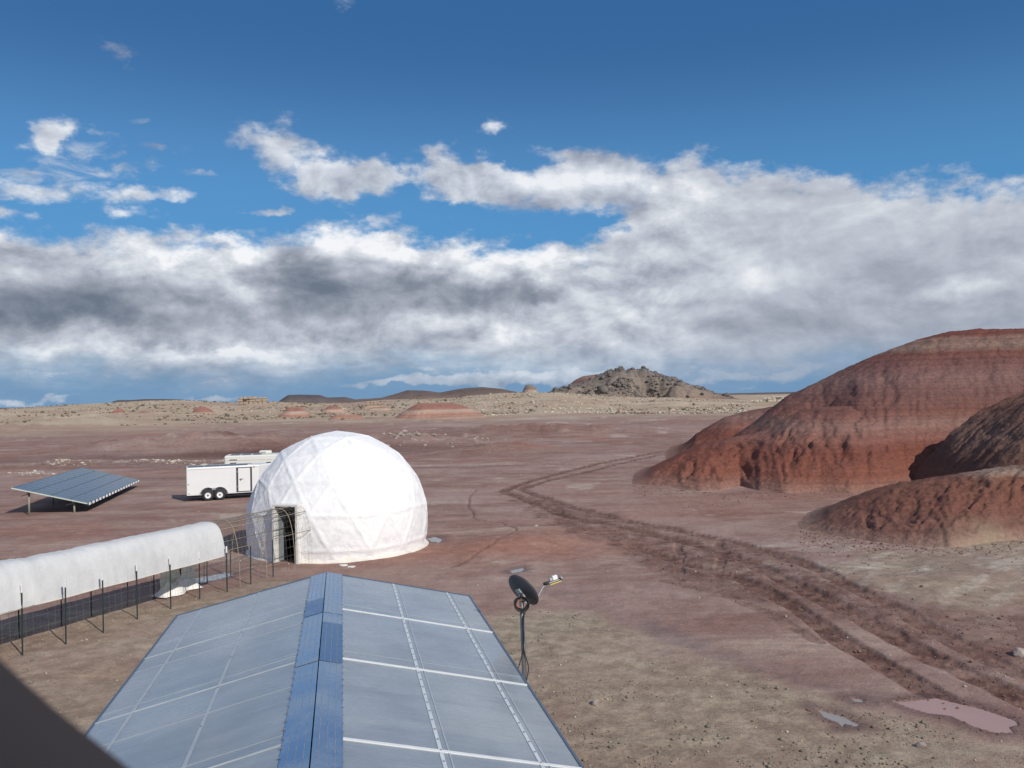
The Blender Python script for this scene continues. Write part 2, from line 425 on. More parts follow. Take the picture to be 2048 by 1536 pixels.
def hill_material(name, stops, zmin, zmax, bumpd=.35, blotch=(.10, .06, .05), wave=.3, grain=.7, talus=None, sc=1.0, tint=(1, 1, 1)):
    m, t, b = new_mat(name, rough=.95, spec=.2)
    pos = t.n.new('ShaderNodeNewGeometry').outputs['Position']
    x, y, z = t.sep(pos)
    n0 = t.noise(pos, .12 * sc, 5, .6); n1 = t.noise(pos, .9 * sc, 7, .68); n2 = t.noise(pos, 5 * sc, 6, .7)
    zz = t.m('ADD', z, t.m('MULTIPLY', t.m('SUBTRACT', n0, .5), wave * 2.2))
    zz = t.m('ADD', zz, t.m('MULTIPLY', t.m('SUBTRACT', n1, .5), wave * .6))
    f = t.mr(zz, zmin, zmax, 0, 1, False)
    base = t.ramp(f, stops)
    thin = t.noise(t.comb(0, 0, zz), 3.2 * sc, 4, .7)
    kk = t.mr(thin, .3, .7, .72, 1.26, False)
    base = t.mix(1, base, t.comb(kk, kk, kk), 'MULTIPLY')
    base = t.mix(t.m('MULTIPLY', t.mr(n1, .52, .70), .55 * grain), base, blotch)
    k = t.mr(n2, .28, .72, .66, 1.28, False)
    base = t.mix(1, base, t.comb(k, k, k), 'MULTIPLY')
    if talus:
        tn = t.mr(t.noise(pos, .25, 6, .65), .50, .60)
        at = t.n.new('ShaderNodeAttribute'); at.attribute_name = 'zone'
        sp = t.n.new('ShaderNodeSeparateColor'); t.l.new(at.outputs['Color'], sp.inputs[0])
        base = t.mix(t.m('MULTIPLY', sp.outputs[0], t.mr(n1, .3, .55)), base, t.mix(n2, talus, tuple(q * 1.5 for q in talus)))
    base = t.mix(1, base, tint, 'MULTIPLY')
    t.put(b.inputs['Base Color'], base)
    hgt = t.m('ADD', n1, t.m('MULTIPLY', n2, .45))
    t.put(b.inputs['Normal'], t.bump(hgt, .85, bumpd))
    return m

M_ground = ground_material()
RED = [(0, (.33, .215, .175)), (.035, (.30, .16, .12)), (.09, (.235, .090, .060)), (.2, (.20, .070, .048)), (.28, (.24, .115, .09)), (.33, (.27, .155, .125)), (.39, (.20, .088, .068)), (.5, (.185, .092, .078)),
       (.6, (.225, .125, .108)), (.68, (.19, .092, .078)), (.76, (.175, .070, .055)), (.80, (.265, .17, .13)), (.87, (.245, .145, .11)), (.90, (.19, .068, .050)), (1, (.185, .066, .048))]
M_red = hill_material('red_claystone', RED, -.3, 11.3, .22, talus=(.30, .24, .17), tint=(.90, .90, .92))
RED4 = [(0, (.33, .225, .18)), (.06, (.30, .19, .15)), (.16, (.20, .10, .078)), (.35, (.175, .075, .055)), (.6, (.20, .088, .06)), (.68, (.35, .25, .19)), (.74, (.20, .085, .06)), (1, (.235, .105, .072))]
M_red4 = hill_material('dark_claystone', RED4, -.2, 3.4, .22, wave=.35, talus=(.36, .30, .20), tint=(.92, .92, .93))
M_sandt = hill_material('sandy_talus', [(0, (.40, .29, .21)), (1, (.46, .38, .27))], 0, 10, .5, blotch=(.20, .15, .11), wave=1, sc=.6, grain=.8)
M_red3 = hill_material('shade_darkened_claystone', [(0, (.17, .085, .065)), (.25, (.13, .065, .05)), (.5, (.17, .10, .08)), (.7, (.12, .062, .05)), (1, (.16, .09, .07))], -.2, 6.5, .22, wave=.5)  # claystone darkened so the shaded hump's shade sits in its colour
FARRED = [(0, (.42, .29, .22)), (.2, (.37, .19, .14)), (.36, (.46, .35, .27)), (.44, (.34, .165, .125)), (.8, (.33, .155, .115)), (1, (.42, .31, .23))]
M_farred = hill_material('far_red_claystone', FARRED, 0, 7, .3, wave=.4, sc=.6, grain=.4)
M_butte = hill_material('butte_rock', [(0, (.26, .16, .125)), (.2, (.25, .195, .155)), (.5, (.24, .195, .16)), (.85, (.19, .16, .14)), (1, (.19, .16, .14))], 0, 30, 1.2, blotch=(.055, .05, .05), wave=4, sc=.22, grain=1.1)
M_band = hill_material('banded_rock', [(0, (.24, .13, .10)), (.4, (.20, .11, .09)), (.55, (.30, .19, .15)), (.7, (.19, .105, .09)), (.85, (.28, .18, .14)), (1, (.20, .11, .09))], 0, 27, .8, wave=1.2, sc=.25, grain=.4)
M_mesa = hill_material('dark_mesa_rock', [(0, (.15, .125, .12)), (.5, (.12, .10, .10)), (1, (.085, .08, .085))], 0, 30, 1.5, blotch=(.06, .055, .06), wave=2, sc=.12)
M_brown = hill_material('brown_hill_rock', [(0, (.19, .14, .12)), (.6, (.16, .115, .10)), (1, (.12, .095, .085))], 0, 22, 1.5, blotch=(.07, .055, .055), wave=2, sc=.14)
M_sand = hill_material('sandstone', [(0, (.36, .28, .21)), (1, (.38, .30, .22))], 0, 10, .4, blotch=(.16, .12, .09), wave=1, sc=.6)
M_rock = simple('rock', (.30, .25, .22), .95, var=.35, scale=1.2, bump=.4)
M_palerock = simple('pale_rock', (.47, .42, .34), .95, var=.3, scale=.5, bump=.4)
M_darkrock = simple('dark_boulder', (.135, .118, .108), .95, var=.4, scale=.3, bump=.4)

# ------------------------------------------------------------------ the ground sheet
MOUNDS = [  # pixel centre, half width (m), half depth (m), height (m)
    (330, 900, 17, 6, 1.0), (480, 893, 20, 7, 1.3), (150, 930, 12, 4, .5), (250, 885, 10, 5, .6), (100, 855, 26, 20, 1.9), (30, 862, 14, 12, 1.4), (590, 868, 9, 8, 1.0), (570, 880, 14, 6, .6),
    (830, 885, 9, 5, .75), (760, 870, 10, 8, .8), (1000, 903, 8, 3.5, .75), (1040, 898, 6, 2.6, .5), (980, 872, 16, 8, .8), (1150, 870, 22, 9, .7), (1075, 1085, 2.3, 2.0, .32), (960, 1105, 2.6, 1.8, .15),
    (900, 1085, 2.6, 2.2, .15), (1180, 1060, 4, 1.8, .15), (1990, 1170, 8, 5, .25), (250, 852, 12, 8, .7), (1160, 868, 30, 9, .6)]
MW = [(G(a, b), rx, ry, h) for a, b, rx, ry, h in MOUNDS]
CREST = [(-400, 815), (0, 818), (100, 812), (200, 806), (300, 800), (365, 799), (430, 803), (480, 806), (560, 804), (640, 806), (700, 805), (770, 799), (830, 797), (900, 795), (960, 790), (1000, 787), (1060, 785), (1120, 785),
         (1200, 791), (1280, 795), (1360, 796), (1430, 799), (1480, 801), (1560, 803), (1640, 806), (2100, 800)]
CRA = np.array([azel(*q)[0] for q in CREST]); CRS = np.array([slope(*q) for q in CREST])
TRACK_A = gp((2250, 1490), (2048, 1395), (1900, 1332), (1770, 1268), (1660, 1212), (1570, 1168), (1500, 1128), (1420, 1096), (1310, 1070), (1210, 1050), (1120, 1027), (1050, 998), (1005, 982), (1050, 965), (1120, 945), (1200, 926), (1290, 909), (1345, 900))
TRACK_A2 = gp((2150, 1390), (2010, 1335), (1860, 1262), (1740, 1205), (1640, 1150), (1560, 1112), (1470, 1085), (1360, 1063), (1240, 1040), (1140, 1012), (1080, 992), (1040, 978), (1090, 962), (1170, 944), (1260, 922), (1340, 905))
TRACK_B = gp((1905, 1408), (1800, 1350), (1690, 1285), (1590, 1222), (1520, 1182), (1440, 1150), (1360, 1125), (1270, 1095))
TRACK_C = gp((1640, 1285), (1560, 1245), (1480, 1205), (1400, 1180), (1330, 1165))
SHORT1 = gp((1357, 1082), (1358, 1110), (1362, 1150)); SHORT2 = gp((1437, 1085), (1436, 1115), (1440, 1145))
LOOP = gp((1085, 1012), (1105, 1003), (1118, 1012), (1112, 1025))
CRACK = gp((955, 978), (940, 992), (936, 1008), (944, 1025), (950, 1038), (1000, 1045), (1022, 1055), (1033, 1064), (1010, 1085), (985, 1100), (950, 1118), (915, 1132), (885, 1140))
STREAM = gp((1090, 1178), (1140, 1195), (1220, 1222), (1310, 1258), (1400, 1290), (1500, 1325), (1600, 1352), (1690, 1372), (1790, 1400))
MUDZ = gp((1010, 985), (1100, 998), (1240, 1030), (1400, 1066), (1560, 1105), (1760, 1195), (1900, 1290), (1760, 1275), (1560, 1215), (1420, 1190), (1280, 1120), (1120, 1060))
MUDY = gp((1500, 1140), (1640, 1160), (1800, 1215), (1950, 1250), (2200, 1280), (2200, 1440), (2048, 1380), (1900, 1330), (1700, 1240), (1560, 1190))
BEIGE1 = gp((930, 1245), (1000, 1228), (1130, 1228), (1260, 1262), (1380, 1302), (1500, 1338), (1620, 1368), (1760, 1410), (1900, 1470), (2150, 1560), (2300, 1800), (700, 1800))
BEIGE2 = gp((-100, 1262), (60, 1248), (180, 1225), (320, 1200), (420, 1180), (520, 1160), (640, 1150), (620, 1300), (300, 1700), (-400, 1700))
BEIGE3 = gp((1640, 1165), (1740, 1120), (1850, 1085), (1990, 1062), (2300, 1040), (2400, 1230), (2048, 1230), (1850, 1215))
PUD1 = gp((1782, 1402), (1835, 1398), (1870, 1393), (1900, 1400), (1950, 1412), (1990, 1424), (2030, 1438), (2038, 1448), (2018, 1452), (2028, 1464), (1990, 1464), (1948, 1452), (1905, 1432), (1860, 1426), (1815, 1412))
PUD2 = gp((1632, 1415), (1655, 1422), (1690, 1432), (1722, 1448), (1712, 1452), (1690, 1446), (1686, 1454), (1676, 1444), (1648, 1434))
PUD3 = gp((1698, 1394), (1722, 1396), (1732, 1403), (1712, 1403))
PUD4 = gp((1018, 1142), (1032, 1137), (1046, 1135), (1050, 1138), (1040, 1143), (1026, 1145))
PUD5 = gp((852, 1076), (872, 1073), (885, 1078), (880, 1084), (862, 1083))
PUD6 = gp((370, 1160), (400, 1152), (455, 1142), (470, 1148), (430, 1158), (392, 1165))
PUDS = [PUD1, PUD2, PUD3, PUD4, PUD5, PUD6]
FLAT = [(20, 62, 22), (36, 70, 26), (15, 80, 14), (20, 37, 8), (-2.4, 9.5, 7.0), (-7.3, 34.7, 4.6), (-26, 53, 9), (-17, 55, 7)]

def plat(a, r):
    cz = H + 470 * np.interp(a, CRA, CRS)
    k = ss(r, 225, 470)
    rough = fbm(r * np.sin(a) / 22, r * np.cos(a) / 22, 5, 5, .6)
    right = ss(a, azel(760, 800)[0], azel(960, 800)[0]) * (1 - ss(a, azel(1400, 800)[0], azel(1560, 800)[0]))
    z = k * cz + np.sin(np.pi * np.clip((r - 225) / 245, 0, 1)) * (rough * (.5 + 1.0 * right)) * ss(r, 225, 300)
    return z * (1 - ss(r, 520, 760) * .9)
def gz(x, y, detail=True):
    x = np.asarray(x, float); y = np.asarray(y, float)
    r = np.hypot(x, y); a = np.arctan2(x, y)
    z = np.zeros_like(r)
    for c, rx, ry, h in MW:
        d2 = ((x - c.x) / rx) ** 2 + ((y - c.y) / ry) ** 2
        w = 1 + .5 * fbm(x / 2.5, y / 2.5, 3, 3) if rx < 30 else 1
        z = z + h * np.exp(-d2 * 1.2) * w
    z = z + fbm(x / 16, y / 16, 21, 4) * .16 * ss(r, 14, 60) + fbm(x / 60, y / 60, 22, 3) * .55 * ss(r, 60, 160)
    z = z + np.where(r > 120, plat(a, r) * (np.cos(a) > 0), 0)
    flat = np.ones_like(r)
    for fx, fy, fr in FLAT:
        flat = flat * ss(np.hypot(x - fx, y - fy), fr * .9, fr * 1.5)
    z = z * flat
    if detail:
        z = z + fbm(x / 1.3, y / 1.3, 31, 4, .6) * .03 + fbm(x / .22, y / .22, 36, 3, .6) * .010
    return z

def polar(a0, a1, na, rr):
    A, RR = np.meshgrid(np.linspace(a0, a1, na), rr)
    return A, RR, RR * np.sin(A), RR * np.cos(A)
rs = []
yy = np.arange(394, 4.4, -.95)
rs = 850 * H / yy
rs = np.concatenate([[2.0, 4, 6, 8, 10, 11.5], rs, [1200, 1600, 2200, 3500, 6000, 9500]])
A, RR, X, Y = polar(R(-35), R(35), 900, rs)
Z = gz(X, Y)
Xf, Yf = X, Y
mud = np.zeros_like(X); dep = np.zeros_like(X)
near = RR < 130
def sub(fn, mask=near):
    out = np.zeros_like(X); out[mask] = fn(X[mask], Y[mask]); return out
def tracks(x, y):
    o = np.zeros_like(x)
    jx = x + fbm(x / 1.4, y / 1.4, 51, 4, .6) * .16; jy = y + fbm(x / 1.4, y / 1.4, 57, 4, .6) * .16
    patch = .88 + .45 * fbm(x / .9, y / .9, 61, 4, .65)
    for tr, w, s in ((TRACK_A, .42, 1), (TRACK_A2, .36, .95), (TRACK_B, .36, 1), (TRACK_C, .22, .6), (SHORT1, .2, .8), (SHORT2, .2, .8), (LOOP, .3, .9), (CRACK, .07, .6)):
        d, t = seg_dist(jx, jy, tr)
        o = np.maximum(o, s * np.clip(patch, .35, 1) * (1 - ss(d, w * .62, w * 1.15)))
    return o
trk = sub(tracks)
Z -= trk * .09
Z += near * np.exp(-((trk - .35) / .2) ** 2) * .022 * (trk > .03)
Z += np.where(near, np.clip(trk, 0, 1) * fbm(X / .16, Y / .16, 71, 3, .6) * .035, 0)
def zone_poly(poly, soft, seed, ns=1.6, amp=1.2):
    def f(x, y):
        wx = x + fbm(x / ns, y / ns, seed, 4, .6) * amp; wy = y + fbm(x / ns, y / ns, seed + 9, 4, .6) * amp
        ins = in_poly(wx, wy, poly); d, _ = seg_dist(wx, wy, list(poly) + [poly[0]])
        return np.where(ins, ss(d, -soft, soft), 1 - ss(d, -soft, soft))
    return sub(f)
mudz = zone_poly(MUDZ, .5, 81)
mudn = np.clip(.55 + .8 * fbm(X / .8, Y / .8, 91, 4, .7), 0, 1)
mudy = zone_poly(MUDY, .9, 85, amp=1.8)
mud = np.clip(np.maximum(np.maximum(trk, mudz * np.clip(mudn * 1.1 + .1, 0, 1) * .85), mudy * np.clip(.55 + .55 * fbm(X / 1.6, Y / 1.0, 93, 5, .7), 0, 1)), 0, 1)
Z += np.where(near, mudz * fbm(X / .2, Y / .2, 95, 3, .65) * .028, 0)
# beige and mauve patches
beige = np.clip(zone_poly(BEIGE1, .9, 101) + zone_poly(BEIGE2, .8, 111) * .75 + zone_poly(BEIGE3, .8, 121, amp=2.0) * .75, 0, 1)
beige *= np.clip(.78 + .5 * fbm(X / 3.0, Y / 1.6, 131, 4, .6), 0, 1)
stv = fbm(X / 7, Y / 3.5, 141, 6, .62)
mauve_dark = ss(fbm(X / 26, Y / 18, 151, 5, .6), .12, .5) * ss(RR, 30, 60) * (1 - ss(RR, 120, 190))
mud = np.clip(mud + mauve_dark * .35, 0, 1)
for (cx_, cy_, rx, ry, s) in ((480, 905, 26, 8, .62), (330, 915, 22, 6, .5), (120, 935, 14, 4, .35), (840, 893, 12, 6, .45), (1010, 906, 8, 3.5, .35), (1150, 868, 40, 8, .25), (800, 905, 12, 8, .3)):
    c = G(cx_, cy_)
    mud = np.clip(mud + s * np.exp(-(((X - c.x) / rx) ** 2 + ((Y - c.y) / ry) ** 2)) * (.8 + .6 * stv), 0, 1)
red = np.clip(ss(fbm(X / 12, Y / 8, 161, 5, .6), .1, .5) * .5, 0, 1)
for (cx_, cy_, rx, ry, s) in ((890, 1105, 3.0, 3.5, .6), (1080, 1085, 3, 2.6, .45), (1040, 900, 7, 3, .9), (1500, 1000, 8, 3, .5), (1250, 1030, 8, 3, .4), (590, 875, 9, 5, .7), (160, 860, 24, 8, .5), (230, 1350, 1.2, .5, .8), (1150, 985, 6, 3, .35), (300, 1090, 6, 3, .3), (1750, 990, 8, 2, .5), (250, 867, 12, 8, .6)):
    c = G(cx_, cy_)
    red = np.clip(red + s * np.exp(-(((X - c.x) / rx) ** 2 + ((Y - c.y) / ry) ** 2)) * (.8 + .8 * stv), 0, 1)
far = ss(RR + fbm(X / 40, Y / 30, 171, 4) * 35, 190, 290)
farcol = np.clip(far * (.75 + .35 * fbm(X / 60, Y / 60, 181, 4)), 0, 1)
white = ss(fbm(X / 5, Y / 3.4, 191, 6, .66), .34, .56) * .32 * ss(RR, 13, 30)
c = G(1900, 1140)
white = np.clip(white + .45 * np.exp(-(((X - c.x) / 7) ** 2 + ((Y - c.y) / 5) ** 2)) * ss(fbm((X + Y) / 3.2, (Y - X) / .7, 195, 5, .65), -.05, .5), 0, 1)
c = G(1500, 1060)
for (cx_, cy_, rx, ry, s) in ((1560, 1090, 6, 2.0, .3), (1000, 927, 9, 1.2, .5), (900, 931, 8, 1.0, .4), (330, 926, 12, 1.6, .9), (130, 931, 9, 1.4, .8), (60, 943, 8, 1.2, .5), (450, 922, 12, 1.2, .6), (1400, 862, 30, 5, .5), (1050, 838, 60, 7, .5), (620, 846, 26, 3, .6), (1280, 840, 50, 5, .45), (1170, 1075, 2.5, .6, .3), (1330, 1130, 3, .8, .25), (700, 845, 40, 3, .4)):
    c = G(cx_, cy_)
    white = np.clip(white + s * np.exp(-(((X - c.x) / rx) ** 2 + ((Y - c.y) / ry) ** 2)) * ss(fbm(X / (rx * .22), Y / (ry * .5), 201, 5, .7), -.1, .45), 0, 1)
white *= (1 - mud)
def wetf(x, y):
    jx = x + fbm(x / 1.3, y / 1.3, 211, 3) * .3; d, t = seg_dist(jx, y, STREAM)
    return 1 - ss(d, .25, .75)
wet = sub(wetf) * np.clip(.55 + .6 * fbm(X / 2, Y / 2, 231, 4), 0, 1)
red *= (1 - wet * .9)
beige *= (1 - wet * .8); mud = np.maximum(mud * (1 - wet), wet * .08)
Z -= wet * .03
lev = []
for k, P in enumerate(PUDS):
    cx0 = sum(p[0] for p in P) / len(P); cy0 = sum(p[1] for p in P) / len(P)
    zl = float(gz(np.array([cx0]), np.array([cy0]), False)[0]) - .03
    lev.append(zl)
    def pf(x, y, P=P):
        ins = in_poly(x, y, P); d, _ = seg_dist(x, y, list(P) + [P[0]])
        return np.where(ins, 1, 1 - ss(d, 0, .55))
    wgt = sub(pf, (RR < 45))
    insd = sub(lambda x, y, P=P: np.where(in_poly(x, y, P), ss(seg_dist(x, y, list(P) + [P[0]])[0], -.1, .12), 0.0), (RR < 45))
    Z = Z * (1 - wgt) + (zl + .028 + fbm(X / .5, Y / .5, 223, 3) * .012) * wgt - insd * .045
    wet = np.maximum(wet, wgt * .9); mud = np.maximum(mud, wgt * .45 * (wgt < .999)); beige = beige * (1 - wgt * .5)
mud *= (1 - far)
zone = np.stack([beige, mud, white, np.ones_like(X)], -1).reshape(-1, 4)
zone2 = np.stack([wet, farcol, red, np.ones_like(X)], -1).reshape(-1, 4)
V = np.stack([X, Y, Z], -1).reshape(-1, 3)
qd = grid_quads(*X.shape)
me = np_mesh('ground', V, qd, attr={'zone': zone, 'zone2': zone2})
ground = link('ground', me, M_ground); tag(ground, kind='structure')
def smp(px_, py_):
    return 0
# the desert floor goes on behind and beside the view
r2 = np.concatenate([[.01, 2.0, 4, 7], np.geomspace(11, 9500, 60)])
A2, RR2, X2, Y2 = polar(R(35), R(325), 200, r2)
Z2 = gz(X2, Y2, False) * ss(RR2, 3, 8)
# join the edges to the detailed fan
z2 = np.stack([np.full_like(X2, .2), np.clip(.25 * fbm(X2 / 9, Y2 / 9, 300, 4), 0, 1), np.zeros_like(X2), np.ones_like(X2)], -1).reshape(-1, 4)
z22 = np.stack([np.zeros_like(X2), ss(RR2, 150, 300) * .8, .2 * np.ones_like(X2), np.ones_like(X2)], -1).reshape(-1, 4)
me = np_mesh('desert_floor', np.stack([X2, Y2, Z2 - .02], -1).reshape(-1, 3), grid_quads(*X2.shape), attr={'zone': z2, 'zone2': z22})
tag(link('desert_floor', me, M_ground), kind='structure')

# puddles
def water_mat(name, col, rough):
    m, t, b = new_mat(name, col, rough, 0, .5)
    pos = t.n.new('ShaderNodeNewGeometry').outputs['Position']
    t.put(b.inputs['Normal'], t.bump(t.noise(pos, 7, 3, .5), .05, .01))
    n = t.noise(pos, 1.5, 4, .6)
    t.put(b.inputs['Base Color'], t.mix(n, tuple(q * .9 for q in col), tuple(q * 1.1 for q in col)))
    return m
M_pink = water_mat('muddy_water', (.43, .265, .21), .16)
M_grey = water_mat('pale_water', (.34, .30, .26), .14)
for k, (P, m_) in enumerate(zip(PUDS, (M_pink, M_grey, M_grey, M_grey, M_grey, M_grey))):
    ctr = sum((Vector(p) for p in P), Vector()) / len(P)
    pts = []
    for i in range(len(P)):
        a_, b_ = Vector(P[i]), Vector(P[(i + 1) % len(P)])
        for t_ in (0, .25, .5, .75):
            q = a_.lerp(b_, t_); q = ctr + (q - ctr) * (1.03 + .05 * float(fbm(np.array([q.x * 4]), np.array([q.y * 4]), 5, 2)[0])); pts.append((q.x, q.y, lev[k] + .006))
    mb = MB(); mb.add(pts, [tuple(range(len(pts)))])
    tag(mb.build('puddle', m_), kind='structure')

# ------------------------------------------------------------------ hills
def hill(name, mat, sil, foot, dcrest, dback, rows, px_step=1.6, base=-.4, power=.75, gully=0.0, gs=3.0, lump=0.0, seed=0, label=None, cat=None, bmp=None, talus=None, foot_d=None, kind='structure', taper=14):
    """sil: skyline pixels; foot: pixels along the front foot; dcrest: distance(s) of the crest line."""
    a_s = np.array([azel(*q)[0] for q in sil]); s_s = np.array([slope(*q) for q in sil])
    na = int((a_s[-1] - a_s[0]) * F / 2 / px_step * 1.0) + 2
    aa = np.linspace(a_s[0], a_s[-1], na)
    if isinstance(dcrest, (int, float)): dc = np.full(na, float(dcrest))
    else: dc = np.interp(aa, [azel(q[0], 900)[0] for q in dcrest], [q[1] for q in dcrest])
    if foot_d is not None: df = np.full(na, float(foot_d))
    else:
        fp = [G(*q) for q in foot]
        df = np.interp(aa, [math.atan2(p.x, p.y) for p in fp], [math.hypot(p.x, p.y) for p in fp])
    zc = H + dc * np.interp(aa, a_s, s_s)
    t = np.linspace(0, 1, rows)
    T_, A_ = np.meshgrid(t, aa, indexing='ij')
    split = .72
    DF, DC, ZC = df[None, :], dc[None, :], zc[None, :]
    s = np.clip(T_ / split, 0, 1); b_ = np.clip((T_ - split) / (1 - split), 0, 1)
    r = DF + (DC - DF) * s + (dback) * b_
    x = r * np.sin(A_); y = r * np.cos(A_)
    sw = np.clip(s ** 1.12 + lump * .25 * fbm(x / (gs * 2), y / (gs * 2), seed + 40, 3) * np.sin(np.pi * s), 0, 1)
    tw = max(taper, 2.0) / F
    tp = np.clip((A_ - aa[0]) / tw, 0, 1) * np.clip((aa[-1] - A_) / tw, 0, 1)
    pr = np.sin(np.pi / 2 * sw) ** (power + (1 - tp) * .9) * (1 - ss(b_, .12, 1))
    z = base + (ZC - base) * pr * tp
    if gully:
        g = np.abs(fbm(A_ * 60 / gs * (50 / DC.mean()) * DC.mean() / 50 + .35 * fbm(x / gs, y / gs, seed + 3, 3), s * 1.1, seed + 5, 4, .62))
        z = z - gully * (1 - np.clip(g * 2.4, 0, 1)) ** 2 * np.sin(np.pi * np.clip(s, 0, 1)) ** .7 * np.clip(ZC / 3, 0, 1)
    if lump:
        z = z + lump * fbm(x / gs, y / gs, seed + 9, 5, .6) * np.sin(np.pi * np.clip(s, 0, .98)) * np.clip(ZC / 3, 0, 1)
    if bmp:
        for (px_, py_, zb, rx, ry, hh) in bmp:
            c_ = G(px_, py_, zb); z = z + hh * np.exp(-(((x - c_.x) / rx) ** 2 + ((y - c_.y) / ry) ** 2))
    tal = np.zeros_like(z)
    if talus:
        for (px_, py_, zb, rx, ry) in talus:
            c_ = G(px_, py_, zb); tal = np.maximum(tal, np.exp(-(((x - c_.x) / rx) ** 2 + ((y - c_.y) / ry) ** 2)))
    if DC.mean() < 150:
        q_ = np.clip(s * 5, 0, 1) * np.clip(ZC / 1.2, 0, 1)
        tt_ = A_ * DC.mean()
        fl = np.abs(fbm(tt_ / .55 + .6 * fbm(x / 1.5, y / 1.5, seed + 61, 3), s * 3.5, seed + 62, 4, .6))
        z = z - .13 * (1 - np.clip(fl * 2.4, 0, 1)) * q_ * np.clip(1.15 - s, 0, 1)
        z = z + (fbm(x / .7, y / .7, seed + 77, 4, .7) * .09 + np.abs(fbm(x / .28, y / .28, seed + 78, 2, .6)) * .05) * q_
    z = np.where((T_ == 0) | (T_ == 1), base - 1, z)
    me = np_mesh(name, np.stack([x, y, z], -1).reshape(-1, 3), grid_quads(rows, na), attr={'zone': np.stack([tal, tal, tal, np.ones_like(tal)], -1).reshape(-1, 4)})
    o = link(name, me, mat)
    if kind == 'structure': tag(o, label, None, None, 'structure')
    else: tag(o, label, cat)
    return o, (x, y, z, T_)

# back-left spur, front-left spur, main hump, shaded hump, near hump
hill('red_hill', M_red, [(1300, 922), (1328, 914), (1360, 894), (1400, 866), (1450, 836), (1500, 822), (1560, 812), (1620, 806), (1700, 800), (1800, 800)],
     [(1300, 925), (1400, 924), (1500, 925), (1800, 925)], [(1300, 74), (1330, 78.5), (1400, 84), (1500, 90), (1800, 90)], 26, 110, power=.8, gully=.25, gs=3.5, lump=.3, seed=500, base=-.1, taper=90)
hill('red_hill', M_red, [(1215, 975), (1262, 966), (1290, 952), (1330, 928), (1370, 906), (1400, 893), (1450, 880), (1500, 872), (1540, 860), (1570, 838), (1600, 824), (1640, 816), (1700, 812), (1760, 830), (1900, 900)],
     [(1215, 968), (1340, 976), (1400, 984), (1440, 984), (1480, 972), (1520, 982), (1570, 987), (1640, 984), (1700, 986), (1750, 984), (1900, 975)], [(1262, 56.5), (1400, 61), (1500, 62), (1600, 64), (1900, 66)], 16, 230, power=.72, gully=.38, gs=2.6, lump=.3, seed=520, base=-.1, taper=90,
     bmp=[(1590, 935, 1.8, 2.4, 2.2, .9), (1460, 940, 1.5, .9, 3.0, -.7)])
hill('red_hill', M_red, [(1425, 912), (1455, 890), (1485, 866), (1512, 846), (1540, 820), (1575, 792), (1600, 781), (1650, 757), (1700, 732), (1750, 711), (1800, 692), (1850, 675), (1900, 664), (1950, 659), (2048, 658), (2200, 668), (2400, 700), (2700, 790)],
     [(1425, 950), (1540, 960), (1650, 962), (1720, 978), (1790, 972), (1900, 965), (2048, 960), (2400, 960), (2700, 960)], [(1425, 68), (1540, 72), (1700, 77), (1950, 82), (2700, 85)], 35, 320, power=.85, gully=.22, gs=5, lump=.28, seed=540,
     talus=[(1840, 715, 9.7, 8, 6), (1980, 690, 10, 9, 5)])
def shaded_hump():
    """a steep ridge running away from the view whose left flank faces away from the sun"""
    aa = np.linspace(azel(1780, 900)[0], azel(2750, 900)[0], 560); rr = np.linspace(40.5, 62, 260)
    A_, r_ = np.meshgrid(aa, rr); x = r_ * np.sin(A_); y = r_ * np.cos(A_)
    yc = 52.5
    px_ = np.array([1790, 1815, 1850, 1900, 1950, 2000, 2048, 2150, 2300, 2700]); py_ = np.array([985, 962, 915, 865, 830, 803, 782, 752, 735, 760])
    pts = [ray(a, b) for a, b in zip(px_, py_)]
    xs = np.array([d.x / d.y * yc for d in pts]); zs = np.array([H + d.z / d.y * yc for d in pts])
    xx = x + (yc - y) * np.where(y > yc, .85, .10) + .15 * fbm(x / 2.5, y / 2.5, 561, 4, .6)
    h = np.interp(xx, xs, zs)
    h = np.where(xx < xs[0], -.2, h)
    back = 1 - ss(y, yc + .3, yc + 3.8); front = ss(y, 40.5, 44.5)
    z = -.2 + (h + .2) * back * front * ss(xx, xs[0] - 1.2, xs[0] + .6)
    z = np.where(A_ < aa[6], -1.5, z)
    q_ = np.clip((h - .1) / 2.0, 0, 1)
    z += (fbm(x / 2.2, y / 2.2, 563, 5, .6) * .30 + fbm(x / .6, y / .6, 564, 4, .65) * .10 - .22 * (1 - np.clip(np.abs(fbm(y / 1.1, x / 5, 565, 4, .6)) * 2.6, 0, 1))) * q_
    link_ = link('red_hill', np_mesh('red_hill', np.stack([x, y, z], -1).reshape(-1, 3), grid_quads(*x.shape), attr={'zone': np.zeros((x.size, 4))}), M_red3)
    tag(link_, kind='structure')
shaded_hump()
hill('red_hill', M_red4, [(1535, 1066), (1592, 1054), (1620, 1046), (1660, 1026), (1700, 1006), (1750, 986), (1800, 972), (1850, 963), (1900, 955), (1980, 943), (2048, 935), (2200, 925), (2500, 960), (2700, 1000)],
     [(1535, 1060), (1610, 1066), (1640, 1068), (1700, 1078), (1770, 1086), (1830, 1092), (1900, 1096), (1980, 1086), (2048, 1076), (2300, 1060), (2700, 1040)], [(1535, 37.2), (1700, 40), (1850, 41), (2048, 42), (2700, 43)], 9, 260, power=.62, gully=.3, gs=1.9, lump=.2, seed=580, base=-.1, taper=110,
     talus=[(1955, 1005, 1.9, 1.5, 1.0), (1990, 1030, 1.4, 1.2, .8), (2060, 1080, .2, 2.2, 1.0)])

